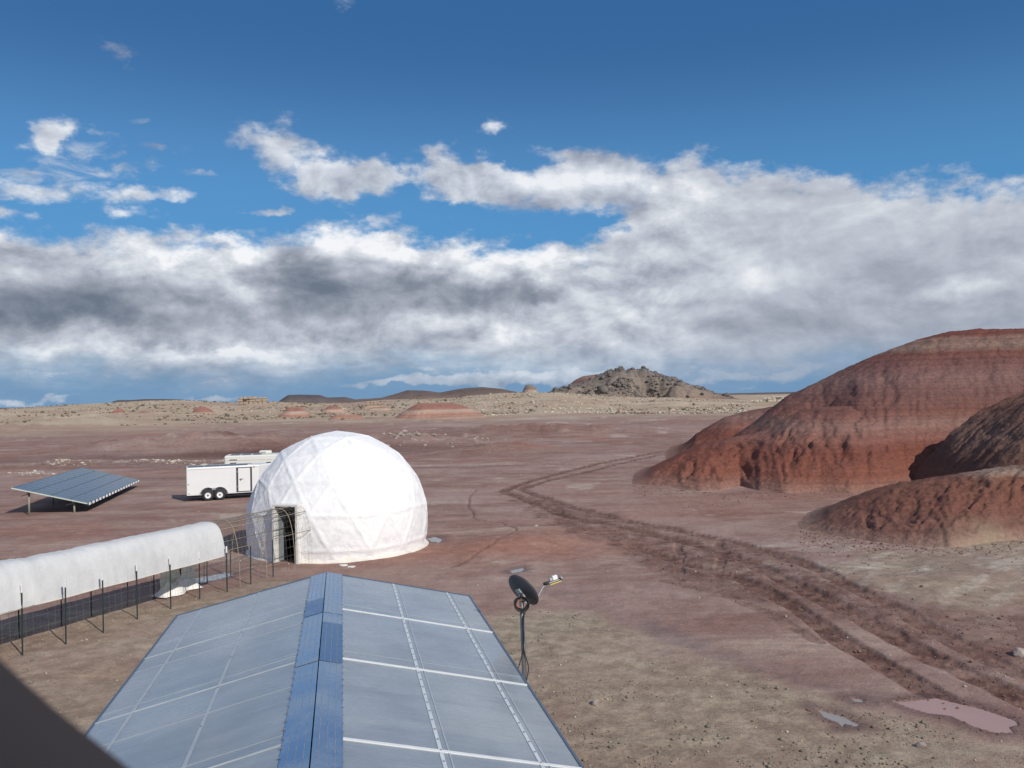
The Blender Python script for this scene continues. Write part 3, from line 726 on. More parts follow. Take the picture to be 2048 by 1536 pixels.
# low red mounds out on the plain
def mound(l, yt, r_, yb, dist, seed, depth=10, asym=.5, flat=.0):
    pts = []
    for t_ in np.linspace(-.08, 1.08, 21):
        x_ = l + (r_ - l) * t_
        a_ = min(abs((t_ - asym) / (asym if t_ < asym else 1 - asym)), 1.15)
        e = 1 - ss(np.array(max(a_ - flat, 0) / (1 - flat)), 0, 1.0) if a_ < 1 else 0
        pts.append((x_, yb + 3 + (yt - yb - 3) * float(e) ** .8 + 1.2 * float(fbm(np.array(t_ * 9.), np.array(1.), seed, 3)) * float(e)))
    zb = H + dist * slope((l + r_) / 2, yb)
    return hill('red_mound', M_farred, pts, None, dist, depth, 30, px_step=1.2, base=zb - .5, power=.8, gully=.5, gs=4, lump=.5, seed=seed, foot_d=dist - depth)
mound(775, 806, 998, 838, 262, 600, 24, .42, .25)
mound(548, 815, 632, 833, 300, 610, 11, .5, .2)
mound(628, 811, 712, 828, 330, 620, 11, .45)
mound(650, 828, 745, 838, 262, 630, 9, .4, .3)
mound(712, 814, 806, 830, 330, 640, 11, .5, .2)
mound(370, 813, 450, 831, 330, 650, 11, .4)
M_keep = M_farred; M_farred = M_sandt
mound(430, 806, 640, 831, 400, 691, 26, .40, .15)
mound(700, 808, 800, 829, 345, 692, 14, .45, .1)
mound(960, 790, 1130, 806, 440, 693, 30, .45, .1)
M_farred = M_keep
mound(210, 817, 266, 830, 340, 660, 9, .5)
mound(255, 822, 340, 832, 330, 670, 8, .4)

# skyline: butte, banded mound, brown hill, mesas
_, bt = hill('butte', M_butte, [(1075, 796), (1105, 783), (1140, 772), (1165, 764), (1185, 757), (1205, 746), (1218, 741), (1230, 741), (1240, 739), (1252, 742), (1262, 736), (1276, 740), (1288, 736), (1298, 742), (1318, 750), (1340, 758), (1370, 769), (1400, 778), (1435, 789), (1475, 797), (1500, 802)],
     None, 700, 90, 90, px_step=1, base=-2, power=1.0, gully=3.6, gs=18, lump=3.4, seed=700, foot_d=600, label=None)
hill('banded_butte', M_band, [(1105, 792), (1135, 772), (1150, 760), (1166, 752), (1200, 748), (1300, 750), (1345, 757), (1380, 770), (1420, 792)], None, 780, 60, 30, base=-2, power=.9, gully=2, gs=20, lump=1, seed=710, foot_d=700)
hill('brown_hill', M_brown, [(640, 806), (720, 798), (760, 796), (790, 788), (815, 780), (850, 781), (880, 785), (905, 780), (930, 776), (965, 774), (1000, 777), (1030, 783), (1075, 788), (1120, 796)], None, 1150, 150, 36, base=-3, power=1, gully=4, gs=40, lump=2, seed=720, foot_d=1000)
hill('mesa', M_mesa, [(545, 806), (562, 799), (576, 790), (600, 789), (640, 790), (655, 795), (690, 794), (712, 799), (740, 797), (770, 795), (800, 798), (830, 806)], None, 1700, 200, 26, base=-3, power=.8, gully=5, gs=50, lump=1.5, seed=730, foot_d=1550)
hill('mesa', M_mesa, [(205, 812), (222, 804), (236, 800), (262, 800), (290, 798), (330, 798), (362, 799), (372, 806), (385, 810)], None, 1900, 200, 26, base=-3, power=.8, gully=4, gs=50, lump=1, seed=740, foot_d=1750)
hill('mesa', M_mesa, [(-300, 818), (-150, 815), (-20, 816), (60, 815), (100, 814), (112, 817)], None, 3000, 300, 20, base=-3, power=.8, gully=3, gs=60, lump=1, seed=750, foot_d=2800)
hill('mesa', M_mesa, [(1380, 792), (1440, 787), (1530, 785), (1620, 783), (1760, 780), (1950, 777), (2300, 770)], None, 3200, 300, 20, base=-3, power=.8, gully=3, gs=60, lump=1, seed=760, foot_d=2400)
hill('brown_hill', M_brown, [(1330, 806), (1370, 800), (1400, 797), (1440, 797), (1500, 799), (1545, 803)], None, 560, 40, 26, base=-1, power=.9, gully=.6, gs=12, lump=.5, seed=770, foot_d=520)

# ------------------------------------------------------------------ rocks
def rock_mesh(seed, sub_=1, squash=.7, block=0.0):
    import bmesh
    bm = bmesh.new(); bmesh.ops.create_icosphere(bm, subdivisions=sub_, radius=1)
    rr = random.Random(seed)
    axs = [(Vector((rr.gauss(0, 1), rr.gauss(0, 1), rr.gauss(0, 1))).normalized(), rr.uniform(.5, .85)) for _ in range(7)]
    for v in bm.verts:
        p = v.co.copy()
        for ax, d in axs:
            e = p.dot(ax) - d
            if e > 0: p -= ax * e * .85
        p *= 1 + rr.uniform(-.07, .07)
        v.co = Vector((p.x, p.y, p.z * squash))
    me = bpy.data.meshes.new('rock'); bm.to_mesh(me); bm.free(); return me
ROCKS = [rock_mesh(k, 2, .75) for k in range(6)]
def rocks_np(lowpoly, pts, sizes, name, mat, rot=True, squash=1.0):
    """many small stones in one mesh"""
    bases = []
    for me_ in lowpoly:
        v = np.empty(len(me_.vertices) * 3); me_.vertices.foreach_get('co', v); v = v.reshape(-1, 3)
        f = np.array([list(p.vertices) for p in me_.polygons]); bases.append((v, f))
    vs, fs, off = [], [], 0
    for k, (p, s) in enumerate(zip(pts, sizes)):
        v, f = bases[k % len(bases)]
        th = rng.uniform(0, 6.28); c_, s_ = math.cos(th), math.sin(th)
        q = v * s * np.array([1, rng.uniform(.6, 1), squash * rng.uniform(.6, 1.1)])
        q = np.stack([q[:, 0] * c_ - q[:, 1] * s_, q[:, 0] * s_ + q[:, 1] * c_, q[:, 2]], -1) + np.array(p)
        vs.append(q); fs.append(f + off); off += len(v)
    me_ = np_mesh(name, np.concatenate(vs), np.concatenate(fs), smooth=False)
    return tag(link(name, me_, mat), kind='stuff')
LOW = [rock_mesh(40 + k, 1, .7) for k in range(5)]
def octa(k):
    mb = MB(); r_ = random.Random(k)
    q = [Vector(c) * r_.uniform(.7, 1.2) for c in ((1, 0, 0), (0, 1, 0), (-1, 0, 0), (0, -1, 0), (0, 0, .8), (0, 0, -.5))]
    mb.add(q, [(0, 1, 4), (1, 2, 4), (2, 3, 4), (3, 0, 4), (1, 0, 5), (2, 1, 5), (3, 2, 5), (0, 3, 5)]); return mb.mesh('clod')
OCT = [octa(k) for k in range(6)]

# clods and gravel near the view, denser in the mud
def scatter(n, amin, amax, rmin, rmax, accept):
    a_ = rng.uniform(amin, amax, n); u = rng.uniform(0, 1, n)
    r_ = 1 / (1 / rmax + (1 / rmin - 1 / rmax) * u)
    x_, y_ = r_ * np.sin(a_), r_ * np.cos(a_)
    k = accept(x_, y_, r_); return x_[k], y_[k], r_[k]
ia = lambda x, y: (np.clip(((np.arctan2(x, y) - R(-35)) / R(70) * 899).round().astype(int), 0, 899), np.clip(np.searchsorted(rs, np.hypot(x, y)), 0, len(rs) - 1))
def look(arr, x, y):
    c_, r_ = ia(x, y); return arr[r_, c_]
x_, y_, r_ = scatter(60000, R(-33), R(33), 11.5, 70, lambda x, y, r: (look(mud, x, y) > .3) & (rng.uniform(0, 1, x.shape) < .55))
s_ = rng.gamma(1.6, .008, x_.shape) * (.6 + r_ / 60) + .005
M_clod = simple('mud_clod', (.17, .10, .08), .95, var=.4, scale=3)
rocks_np(OCT, np.stack([x_, y_, look(Z, x_, y_) + s_ * .2], -1), s_, 'mud_clods', M_clod)
cl_n = lambda x, y, sd: fbm(x / 1.6, y / 1.2, sd, 4, .65)
x_, y_, r_ = scatter(34000, R(-33), R(33), 11.5, 60, lambda x, y, r: (look(beige, x, y) > .25) & (cl_n(x, y, 801) > .16) & (look(wet, x, y) < .3))
s_ = rng.gamma(1.5, .008, x_.shape) + .005
M_dkclod = simple('dark_gravel', (.20, .175, .135), .95, var=.5, scale=3)
rocks_np(OCT, np.stack([x_, y_, look(Z, x_, y_) + s_ * .2], -1), s_, 'gravel', M_dkclod)
x_, y_, r_ = scatter(4500, R(-33), R(33), 11.5, 150, lambda x, y, r: (look(wet, x, y) < .3))
s_ = (rng.gamma(1.4, .0055, x_.shape) + .004) * (.6 + r_ / 45)
rocks_np(OCT, np.stack([x_, y_, look(Z, x_, y_) + s_ * .2], -1), s_, 'pebbles', M_palerock)
pts, sz = [], []
for line in (gp((1265, 972), (1340, 979), (1440, 988), (1500, 986), (1640, 987), (1790, 978)), gp((1600, 1064), (1640, 1070), (1700, 1080), (1770, 1090), (1900, 1100), (2048, 1084))):
    for _ in range(1500):
        k = random.randrange(len(line) - 1); p = line[k].lerp(line[k + 1], random.random()); dd_ = math.hypot(p.x, p.y)
        off_ = random.expovariate(1 / 1.8) - .3; p = p * (1 - off_ / dd_)
        p.z = float(look(Z, np.array([p.x]), np.array([p.y]))[0]); s = random.gammavariate(1.3, .012) + .008
        p.z += s * .2; pts.append(p); sz.append(s)
rocks_np(OCT, pts, sz, 'foot_rubble', simple('red_rubble', (.21, .125, .10), .95, var=.5, scale=3))
# boulders strewn over the butte and the pale rocky ridge
bx, by, bz, bT = bt
m_ = (bT > .05) & (bT < .74) & (bz > 2)
idx = np.flatnonzero(m_.ravel()); w_ = ss(fbm(bx / 45, by / 45, 810, 4), -.15, .5).ravel()[idx] + .05
idx = rng.choice(idx, 3000, p=w_ / w_.sum())
s_ = rng.gamma(1.1, .62, len(idx)) + .22
rocks_np(LOW, np.stack([bx.ravel()[idx], by.ravel()[idx], bz.ravel()[idx] + s_ * .2], -1), s_, 'boulders', M_darkrock)
a0_, a1_ = azel(925, 800)[0], azel(1500, 800)[0]
x_, y_, r_ = scatter(9000, a0_, a1_, 255, 470, lambda x, y, r: cl_n(x / 14, y / 14, 820) + .5 * (np.arctan2(x, y) < azel(1230, 800)[0]) > .25)
s_ = rng.gamma(1.5, .13, x_.shape) + .08
rocks_np(LOW, np.stack([x_, y_, gz(x_, y_, False) + s_ * .2], -1), s_, 'ridge_rubble', M_palerock, squash=.7)
x_, y_, r_ = scatter(5000, a0_, a1_, 255, 470, lambda x, y, r: cl_n(x / 14, y / 14, 830) > .1)
s_ = rng.gamma(1.5, .12, x_.shape) + .08
rocks_np(LOW, np.stack([x_, y_, gz(x_, y_, False) + s_ * .2], -1), s_, 'ridge_shrubs', simple('dry_scrub', (.13, .115, .075), .95, var=.4), squash=.8)
x_, y_, r_ = scatter(5200, R(-33), a0_, 250, 480, lambda x, y, r: cl_n(x / 20, y / 20, 840) > -.1)
s_ = rng.gamma(1.8, .13, x_.shape) + .08
rocks_np(OCT, np.stack([x_, y_, gz(x_, y_, False) + s_ * .2], -1), s_, 'plateau_shrubs', bpy.data.materials['dry_scrub'], squash=.8)
# white rubble strips on the plain behind the panels
pts, sz = [], []
for cx_, cy_, wx, wy, n in ((330, 926, 90, 4, 150), (130, 931, 50, 4, 90), (60, 945, 60, 4, 60), (460, 922, 50, 3, 50), (540, 838, 60, 3, 60), (690, 833, 50, 4, 90), (430, 812, 30, 5, 40), (1560, 799, 40, 4, 90), (1000, 865, 30, 4, 12), (950, 883, 30, 6, 30)):
    for _ in range(n):
        p = G(random.gauss(cx_, wx * .5), random.gauss(cy_, wy * .5)); d = math.hypot(p.x, p.y)
        if d > 400: continue
        p.z = float(gz(np.array([p.x]), np.array([p.y]), False)[0]); s = random.gammavariate(1.4, .0006) * d + .0004 * d
        pts.append(p); sz.append(min(s, .008 * d))
rocks_np(LOW, pts, sz, 'white_rubble', M_palerock, squash=.55)

# a pile of boulders one can tell apart behind the dome, on the right
for k in range(54):
    px_, py_ = (random.gauss(822, 26), random.gauss(883, 4.0)) if k < 40 else (random.uniform(770, 930), random.uniform(872, 900))
    p = G(px_, py_); s = random.uniform(.2, .5) * (1 + .3 * (k % 7 == 0)) if k < 40 else random.uniform(.2, .4)
    o = link('boulder', ROCKS[k % 6], M_rock); o.location = (p.x, p.y, float(gz(np.array([p.x]), np.array([p.y]), False)[0]) + s * .25)
    o.scale = (s, s * .8, s * .9); o.rotation_euler = (0, 0, random.uniform(0, 6))
    tag(o, *(('small grey brown boulder in the rubble pile behind the right side of the white dome', 'boulder', 'boulders in the rubble pile beyond the dome') if k < 40 else ('lone small boulder scattered on the slope around the rubble pile beyond the dome', 'boulder', 'scattered boulders around the rubble pile')))
for k, (px_, py_, s, lb) in enumerate(((1072, 1057, .13, 'lone pale stone lying at the bend of the dark gully right of the dome'), (1190, 1408, .12, 'yellowish stone lying on beige soil just right of the glazed roof'),
                                      (1842, 1493, .10, 'small dark upright stone on beige soil below the pink puddle'), (2040, 1313, .22, 'pale flat stone beside the tyre tracks at the right edge'),
                                      (1148, 1237, .06, 'small pale pebble right of the satellite dish mast'))):
    p = G(px_, py_); o = link('stone', ROCKS[k % 6], M_palerock if k != 2 else M_rock); z_ = float(look(Z, np.array([p.x]), np.array([p.y]))[0])
    o.location = (p.x, p.y, z_ + s * .2); o.scale = (s, s * .7, s * .8); o.rotation_euler = (0, 0, k * 1.3); tag(o, lb, 'stone')

# sandstone outcrop of stacked ledges, hoodoo, summit block, pale rocks
def slab_stack(name, label, cat, px_, py_, dist, layers, mat, seed):
    d = ray(px_, py_); k = dist / math.hypot(d.x, d.y); zt = H + d.z * k
    root = empty(name, (d.x * k, d.y * k, zt), -math.atan2(d.x, d.y)); tag(root, label, cat)
    r_ = random.Random(seed)
    for (cx_, w, dp, z0, h, n) in layers:
        for i in range(n):
            w1 = w / n * r_.uniform(.85, 1.15)
            mb = MB(); mb.box((0, 0, 0), (w1, dp * r_.uniform(.8, 1.1), h * r_.uniform(.85, 1.1)), Matrix.Rotation(r_.uniform(-.08, .08), 3, 'Z') @ Matrix.Rotation(r_.uniform(-.05, .05), 3, 'Y'), bev=min(w1, h) * .22)
            o = mb.build('ledge', mat, root); o.location = (cx_ - w / 2 + w / n * (i + .5), r_.uniform(-.6, .6), z0 + h / 2)
    return root
u = 400 / F
slab_stack('rock_outcrop', 'flat topped sandstone outcrop of stacked ledges on the left skyline', 'rock', 515, 810, 400,
           [(-1 * u, 66 * u, 7, -1.2, 1.4, 8), (-8 * u, 50 * u, 6, .2, 1.3, 6), (-9 * u, 58 * u, 5.5, 1.5, 1.1, 5), (-8 * u, 52 * u, 5, 2.6, .9, 6), (24 * u, 22 * u, 5, .2, 1.2, 3), (-14 * u, 24 * u, 4, 3.3, .5, 3)], M_sand, 1)
slab_stack('rock_outcrop', 'low tan ledge of broken slabs right of the flat topped outcrop', 'rock', 585, 812, 380, [(0, 50 * u, 4, -.3, .7, 6), (-6 * u, 26 * u, 3, .4, .5, 3)], M_sand, 2)
slab_stack('rock_outcrop', 'pale flat cap rock on top of a small red mound left of centre', 'rock', 748, 808, 262, [(0, 34 * .154, 3, -.4, .8, 4), (-1, 20 * .154, 2.6, .35, .5, 2)], M_sand, 3)
slab_stack('rock_outcrop', 'cluster of white blocky rocks beyond the left shoulder of the red hill', 'rock', 1540, 801, 380, [(0, 70 * u, 4, -.8, 1.1, 9), (10 * u, 44 * u, 3, .3, 1.0, 6), (12 * u, 20 * u, 2.6, 1.2, .6, 3)], M_palerock, 4)
slab_stack('summit_rock', 'small square rock standing on the summit of the butte', 'rock', 1241, 739, 700, [(0, 6, 5, -2, 3.2, 1), (.3, 4.6, 4.4, 1.0, 1.6, 1)], M_darkrock, 5)
import bmesh
bm = bmesh.new(); bmesh.ops.create_icosphere(bm, subdivisions=4, radius=1)
for v in bm.verts:
    n_ = float(fbm(np.array([v.co.x * 2 + 5]), np.array([v.co.y * 2 + v.co.z * 2]), 9, 3)[0])
    v.co *= 1 + .07 * n_ + .02 * math.sin(v.co.z * 22)
me = bpy.data.meshes.new('rock_dome'); bm.to_mesh(me); bm.free(); me.polygons.foreach_set('use_smooth', [True] * len(me.polygons))
M_hoodoo = hill_material('hoodoo_rock', [(0, (.36, .29, .22)), (.4, (.22, .17, .14)), (.55, (.40, .33, .26)), (.75, (.20, .15, .13)), (1, (.26, .2, .16))], 2, 15, .5, wave=1.5, sc=.4)
o = link('rock_dome', me, M_hoodoo); d = ray(1060, 787); k = 560 / math.hypot(d.x, d.y)
o.location = (d.x * k, d.y * k, H + d.z * k - .6); o.scale = (5.2, 5.2, 6.4); tag(o, 'lone rounded rock knob on the skyline left of the butte', 'rock')

# ------------------------------------------------------------------ greenhouse with glazed gable roof
HR, HE = 2.9, 2.35
M_poly, t, b = new_mat('polycarbonate', rough=.3, spec=.6)
co = t.n.new('ShaderNodeTexCoord').outputs['Object']
x, y, z = t.sep(co)
fl = t.m('SINE', t.m('MULTIPLY', y, 6.2832 / .032))
n1 = t.noise(co, .9, 6, .6); n2 = t.noise(t.comb(t.m('MULTIPLY', x, .6), t.m('MULTIPLY', y, 9), 0), 2.2, 5, .65); n3 = t.noise(co, 22, 3, .6)
base = t.mix(t.mr(n1, .3, .7), (.225, .25, .270), (.325, .355, .380))
base = t.mix(t.m('MULTIPLY', t.mr(n2, .45, .75), .35), base, (.36, .385, .41))
base = t.mix(t.m('MULTIPLY', t.mr(n3, .62, .8), .35), base, (.5, .5, .5))
n5 = t.noise(t.comb(t.m('MULTIPLY', x, .35), t.m('MULTIPLY', y, 1.6), 0), 1.3, 7, .7, .5)
base = t.mix(t.m('MULTIPLY', t.mr(n5, .50, .72), .35), base, (.42, .42, .40))
base = t.mix(t.m('MULTIPLY', t.mr(n5, .48, .30), .35), base, (.13, .15, .18))
t.put(b.inputs['Base Color'], base)
t.put(b.inputs['Roughness'], t.mr(t.m('ADD', t.m('MULTIPLY', n1, .5), t.m('MULTIPLY', n2, .5)), .3, .7, .13, .36, False))
t.put(b.inputs['Normal'], t.bump(t.m('ADD', t.m('MULTIPLY', fl, .22), t.m('ADD', t.m('MULTIPLY', n1, 3.0), n2)), .35, .008))
b.inputs['Coat Weight'].default_value = .5; b.inputs['Coat Roughness'].default_value = .12
M_strip = simple('milky_strip', (.38, .42, .45), .35, 0, var=.15, scale=5)
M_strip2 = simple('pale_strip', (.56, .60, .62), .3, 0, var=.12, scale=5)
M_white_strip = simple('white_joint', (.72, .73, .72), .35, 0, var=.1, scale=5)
M_trim = simple('edge_trim', (.10, .145, .20), .4, .3, var=.2, scale=4)
M_screw = simple('screw', (.32, .30, .29), .4, .7)
M_cap, t, b = new_mat('blue_ridge_metal', rough=.22, metal=.85)
co = t.n.new('ShaderNodeTexCoord').outputs['Object']; x, y, z = t.sep(co)
n1 = t.noise(co, 2.0, 5, .6)
base = t.mix(t.mr(n1, .35, .65), (.42, .53, .65), (.62, .68, .72))
t.put(b.inputs['Base Color'], base); t.put(b.inputs['Roughness'], t.mr(n1, .3, .7, .16, .36, False))
M_rib = simple('rib_line', (.33, .30, .30), .5, .3, var=.4, scale=10)
apex = G(653, 1147, HR); YAW = -math.atan2((682 - 1024) / F, 1)
gh = empty('greenhouse', (apex.x, apex.y, 0), YAW)
tag(gh, 'long greenhouse with translucent ribbed gable roof and blue metal ridge cap', 'greenhouse')
inv = Matrix.Rotation(-YAW, 3, 'Z')
el_ = inv @ (G(352, 1238, HE) - Vector((apex.x, apex.y, 0))); er_ = inv @ (G(936, 1192, HE) - Vector((apex.x, apex.y, 0)))
print('eaves local', el_, er_)
WL, WR = el_.x, er_.x
LEN = 9.5; NB = 4
joints = [0, -2.38, -4.75, -7.12, -9.5]
def slope_pt(side, f, yy_, lift=0.0):          # f 0 ridge .. 1 eave
    w = WR if side > 0 else WL
    L = math.hypot(w, HR - HE); nx, nz = (HR - HE) / L * (1 if w > 0 else -1), abs(w) / L
    return Vector((w * f + nx * lift, yy_, HR + (HE - HR) * f + nz * lift))
def slope_box(name, side, f0, f1, y0, y1, th, lift, mat, parent, nseg=1):
    mb = MB()
    for k in range(nseg):
        g0, g1 = f0 + (f1 - f0) * k / nseg, f0 + (f1 - f0) * (k + 1) / nseg
        q = [slope_pt(side, g, yv, lf) for lf in (lift, lift + th) for g, yv in ((g0, y0), (g1, y0), (g1, y1), (g0, y1))]
        mb.add(q, [(0, 3, 2, 1), (4, 5, 6, 7), (0, 1, 5, 4), (1, 2, 6, 5), (2, 3, 7, 6), (3, 0, 4, 7)])
    return mb.build(name, mat, parent)
for side in (-1, 1):
    ylast = 0
    for k in range(NB):
        slope_box('roof_panel', side, .004, 1, joints[k + 1] + .012, joints[k] - .012, .012, 0, M_poly, gh)
    for k in range(1, NB):
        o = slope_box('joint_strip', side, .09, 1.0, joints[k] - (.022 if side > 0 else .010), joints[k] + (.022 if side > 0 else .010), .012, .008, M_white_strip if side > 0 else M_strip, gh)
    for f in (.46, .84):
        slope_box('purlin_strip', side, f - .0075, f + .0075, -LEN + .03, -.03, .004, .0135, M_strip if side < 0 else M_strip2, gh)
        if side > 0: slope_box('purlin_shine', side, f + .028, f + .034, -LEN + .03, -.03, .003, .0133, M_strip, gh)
    extra = (-1.75, -3.0, -5.6, -4.5, -6.9, -7.9) if side < 0 else (-2.1, -4.45)
    for yv in extra:
        slope_box('lap_line', side, .1, .995, yv - .004, yv + .004, .003, .0125, M_strip, gh)
    slope_box('eave_trim', side, 1.0, 1.012, -LEN, .02, .05, -.03, M_trim, gh)
    slope_box('verge_trim', side, 0.0, 1.0, .0, .035, .045, -.025, M_trim, gh)
    slope_box('verge_trim', side, 0.0, 1.0, -LEN - .035, -LEN, .045, -.025, M_trim, gh)
    mb = MB()
    for f in ((.46, .84) if side > 0 else (.46,)):
        yv = -.25
        while yv > -LEN:
            c_ = slope_pt(side, f, yv, .021); mb.box(c_, (.020, .020, .012), bev=.004)
            if side < 0: yv -= .9
            yv -= .245
    yv = -.1
    while yv > -LEN:
        c_ = slope_pt(side, .105, yv, .035); mb.box(c_, (.020, .020, .012), bev=.005); yv -= .21
    mb.build('screws', M_screw, gh)['kind'] = 'stuff'
# ridge cap in overlapping lengths, each with raised ribs
segs = [0, -1.05, -1.9, -2.75, -3.3, -4.5, -5.0, -6.6, -8.1, -9.5]
M_cap2 = simple('dark_blue_ridge_metal', (.17, .30, .47), .25, .8, var=.2, scale=3)
for k in range(len(segs) - 1):
    y0, y1 = segs[k] - .0, segs[k + 1] + (.006 if k % 2 else -.03)
    for side in (-1, 1):
        fw = .105
        o = slope_box('ridge_cap', side, 0.0, fw, y1, y0, .003, .020 + .003 * (k % 3) + (.004 if side > 0 else 0), M_cap2 if (k in (4, 5) and side > 0) or (k == 2 and side < 0) else M_cap, gh)
        for f in (.022, .050, .078):
            r_ = slope_box('rib', side, f - .0010, f + .0010, y1, y0, .003, .022 + .003 * (k % 3) + (.004 if side > 0 else 0), M_rib, o)
M_wall = simple('milky_wall', (.5, .54, .56), .4)
for side, w in ((-1, WL), (1, WR)):
    for k in range(NB):
        MB().box((w * .985, (joints[k] + joints[k + 1]) / 2, HE / 2 - .03), (.02, 2.34, HE - .08)).build('wall_panel', M_wall, gh)
        MB().box((w * .985, joints[k] - (.03 if k == 0 else 0), HE / 2 - .03), (.05, .05, HE - .09)).build('wall_post', M_trim, gh)
for yv in (-.02, -LEN + .02):
    mb = MB(); q = [Vector((WL * .98, yv + s_ * .015, 0)) for s_ in (-1, 1)] + [Vector((WR * .98, yv + s_ * .015, 0)) for s_ in (-1, 1)] + [Vector((WR * .98, yv + s_ * .015, HE - .02)) for s_ in (-1, 1)] + [Vector((0, yv + s_ * .015, HR - .04)) for s_ in (-1, 1)] + [Vector((WL * .98, yv + s_ * .015, HE - .02)) for s_ in (-1, 1)]
    mb.add(q, [(0, 2, 4, 6, 8), (9, 7, 5, 3, 1), (0, 1, 3, 2), (2, 3, 5, 4), (4, 5, 7, 6), (6, 7, 9, 8), (8, 9, 1, 0)]); mb.build('gable_wall', M_wall, gh)

# ------------------------------------------------------------------ white geodesic dome
fr = G(679, 1126); DR, DC = 3.57, 1.03
cxy = Vector((fr.x, fr.y)).normalized(); dctr = Vector((fr.x, fr.y, 0)) + Vector((cxy.x, cxy.y, 0)) * (3.57)
print('dome centre', dctr, 'dome left px')
dp = (G(582, 1124) - dctr); door_az = math.atan2(dp.y, dp.x)
dome = empty('geodesic_dome', tuple(dctr), 0)
tag(dome, 'white fabric covered geodesic dome tent with an open dark doorway', 'dome')
ph = (1 + 5 ** .5) / 2
ico = [Vector(v).normalized() for v in ((-1, ph, 0), (1, ph, 0), (-1, -ph, 0), (1, -ph, 0), (0, -1, ph), (0, 1, ph), (0, -1, -ph), (0, 1, -ph), (ph, 0, -1), (ph, 0, 1), (-ph, 0, -1), (-ph, 0, 1))]
icf = [(0, 11, 5), (0, 5, 1), (0, 1, 7), (0, 7, 10), (0, 10, 11), (1, 5, 9), (5, 11, 4), (11, 10, 2), (10, 7, 6), (7, 1, 8), (3, 9, 4), (3, 4, 2), (3, 2, 6), (3, 6, 8), (3, 8, 9), (4, 9, 5), (2, 4, 11), (6, 2, 10), (8, 6, 7), (9, 8, 1)]
q = ico[0].rotation_difference(Vector((0, 0, 1))).to_matrix(); q = Matrix.Rotation(door_az + .32, 3, 'Z') @ q
ico = [q @ v for v in ico]
FR = 3; SUBN = 18
tri = []; key = {}
for f in icf:
    a_, b_, c_ = (ico[i] for i in f)
    def pt(i, j): return (a_ * (FR - i - j) + b_ * i + c_ * j).normalized()
    for i in range(FR):
        for j in range(FR - i):
            tri.append((pt(i, j), pt(i + 1, j), pt(i, j + 1)))
            if j < FR - i - 1: tri.append((pt(i + 1, j), pt(i + 1, j + 1), pt(i, j + 1)))
def n3(p, s, seed): return (fbm(p[:, 0] * s + p[:, 2] * s * .7, p[:, 1] * s - p[:, 2] * s * .6, seed, 4, .6))
B = []; TQ = []
for i in range(SUBN + 1):
    for j in range(SUBN + 1 - i): B.append((i, j))
bi = {b_: k for k, b_ in enumerate(B)}
for i in range(SUBN):
    for j in range(SUBN - i):
        TQ.append((bi[(i, j)], bi[(i + 1, j)], bi[(i, j + 1)]))
        if j < SUBN - i - 1: TQ.append((bi[(i + 1, j)], bi[(i + 1, j + 1)], bi[(i, j + 1)]))
Bn = np.array(B, float) / SUBN; TQ = np.array(TQ)
dv = Vector((math.cos(door_az), math.sin(door_az), 0)); du = Vector((-dv.y, dv.x, 0))
vs, fs, off = [], [], 0
for (a_, b_, c_) in tri:
    if max(a_.z, b_.z, c_.z) * DR + DC < -.1: continue
    w1 = Bn[:, 0]; w2 = Bn[:, 1]; w0 = 1 - w1 - w2
    p = w0[:, None] * np.array(a_) + w1[:, None] * np.array(b_) + w2[:, None] * np.array(c_)
    L = np.linalg.norm(p, axis=1); mn = np.minimum(np.minimum(w0, w1), w2)
    rad = L * .60 + .40
    nrm = p / L[:, None]
    disp = .017 * np.exp(-(mn / .045) ** 2) - .010 * np.exp(-((mn - .11) / .05) ** 2)
    wr = n3(nrm * DR, 1.7, 900) * .020 + np.abs(n3(nrm * DR, 3.5, 910)) * .024 + np.abs(n3(nrm * DR, 8, 915)) * .012
    rr_ = rad * DR + disp + wr
    P_ = nrm * rr_[:, None]
    P_[:, 2] += DC
    vs.append(P_); fs.append(TQ + off); off += len(P_)
V = np.concatenate(vs); Fq = np.concatenate(fs)
# weld coincident points so the cloth shades smoothly inside each facet but keeps its seams
kx = np.round(V * 400).astype(np.int64); _, first, invx = np.unique(kx, axis=0, return_index=True, return_inverse=True)
V = V[first]; Fq = invx.reshape(-1)[Fq]
low = V[:, 2] < .02
hr = np.hypot(V[:, 0], V[:, 1]); r0 = math.sqrt(DR ** 2 - DC ** 2) * .985
V[low, 0] *= r0 / hr[low]; V[low, 1] *= r0 / hr[low]
allow = low[Fq].all(1) & (V[Fq][:, :, 2].max(1) < -.45)
V[:, 2] = np.where(low, .015, V[:, 2])
cen = V[Fq].mean(1)
uu = cen[:, 0] * du.x + cen[:, 1] * du.y; dd = cen[:, 0] * dv.x + cen[:, 1] * dv.y
hole = (np.abs(uu) < .47) & (cen[:, 2] < 2.02) & (dd > 0)
keep = ~(low[Fq].all(1)) & ~hole
ok = (Fq[:, 0] != Fq[:, 1]) & (Fq[:, 1] != Fq[:, 2]) & (Fq[:, 0] != Fq[:, 2])
M_fab, t, b = new_mat('white_fabric', rough=.55, spec=.35)
co = t.n.new('ShaderNodeTexCoord').outputs['Object']
n1 = t.noise(co, 2.2, 7, .7, .6); n2 = t.noise(co, 9, 6, .7, .8); n4 = t.noise(t.v('MULTIPLY', co, (1, 1, .35)), 14, 4, .6, 1.2)
base = t.mix(t.mr(n1, .42, .66), (.85, .85, .85), (.76, .765, .78))
base = t.mix(t.m('MULTIPLY', t.mr(n2, .55, .72), .25), base, (.62, .63, .66))
t.put(b.inputs['Base Color'], base)
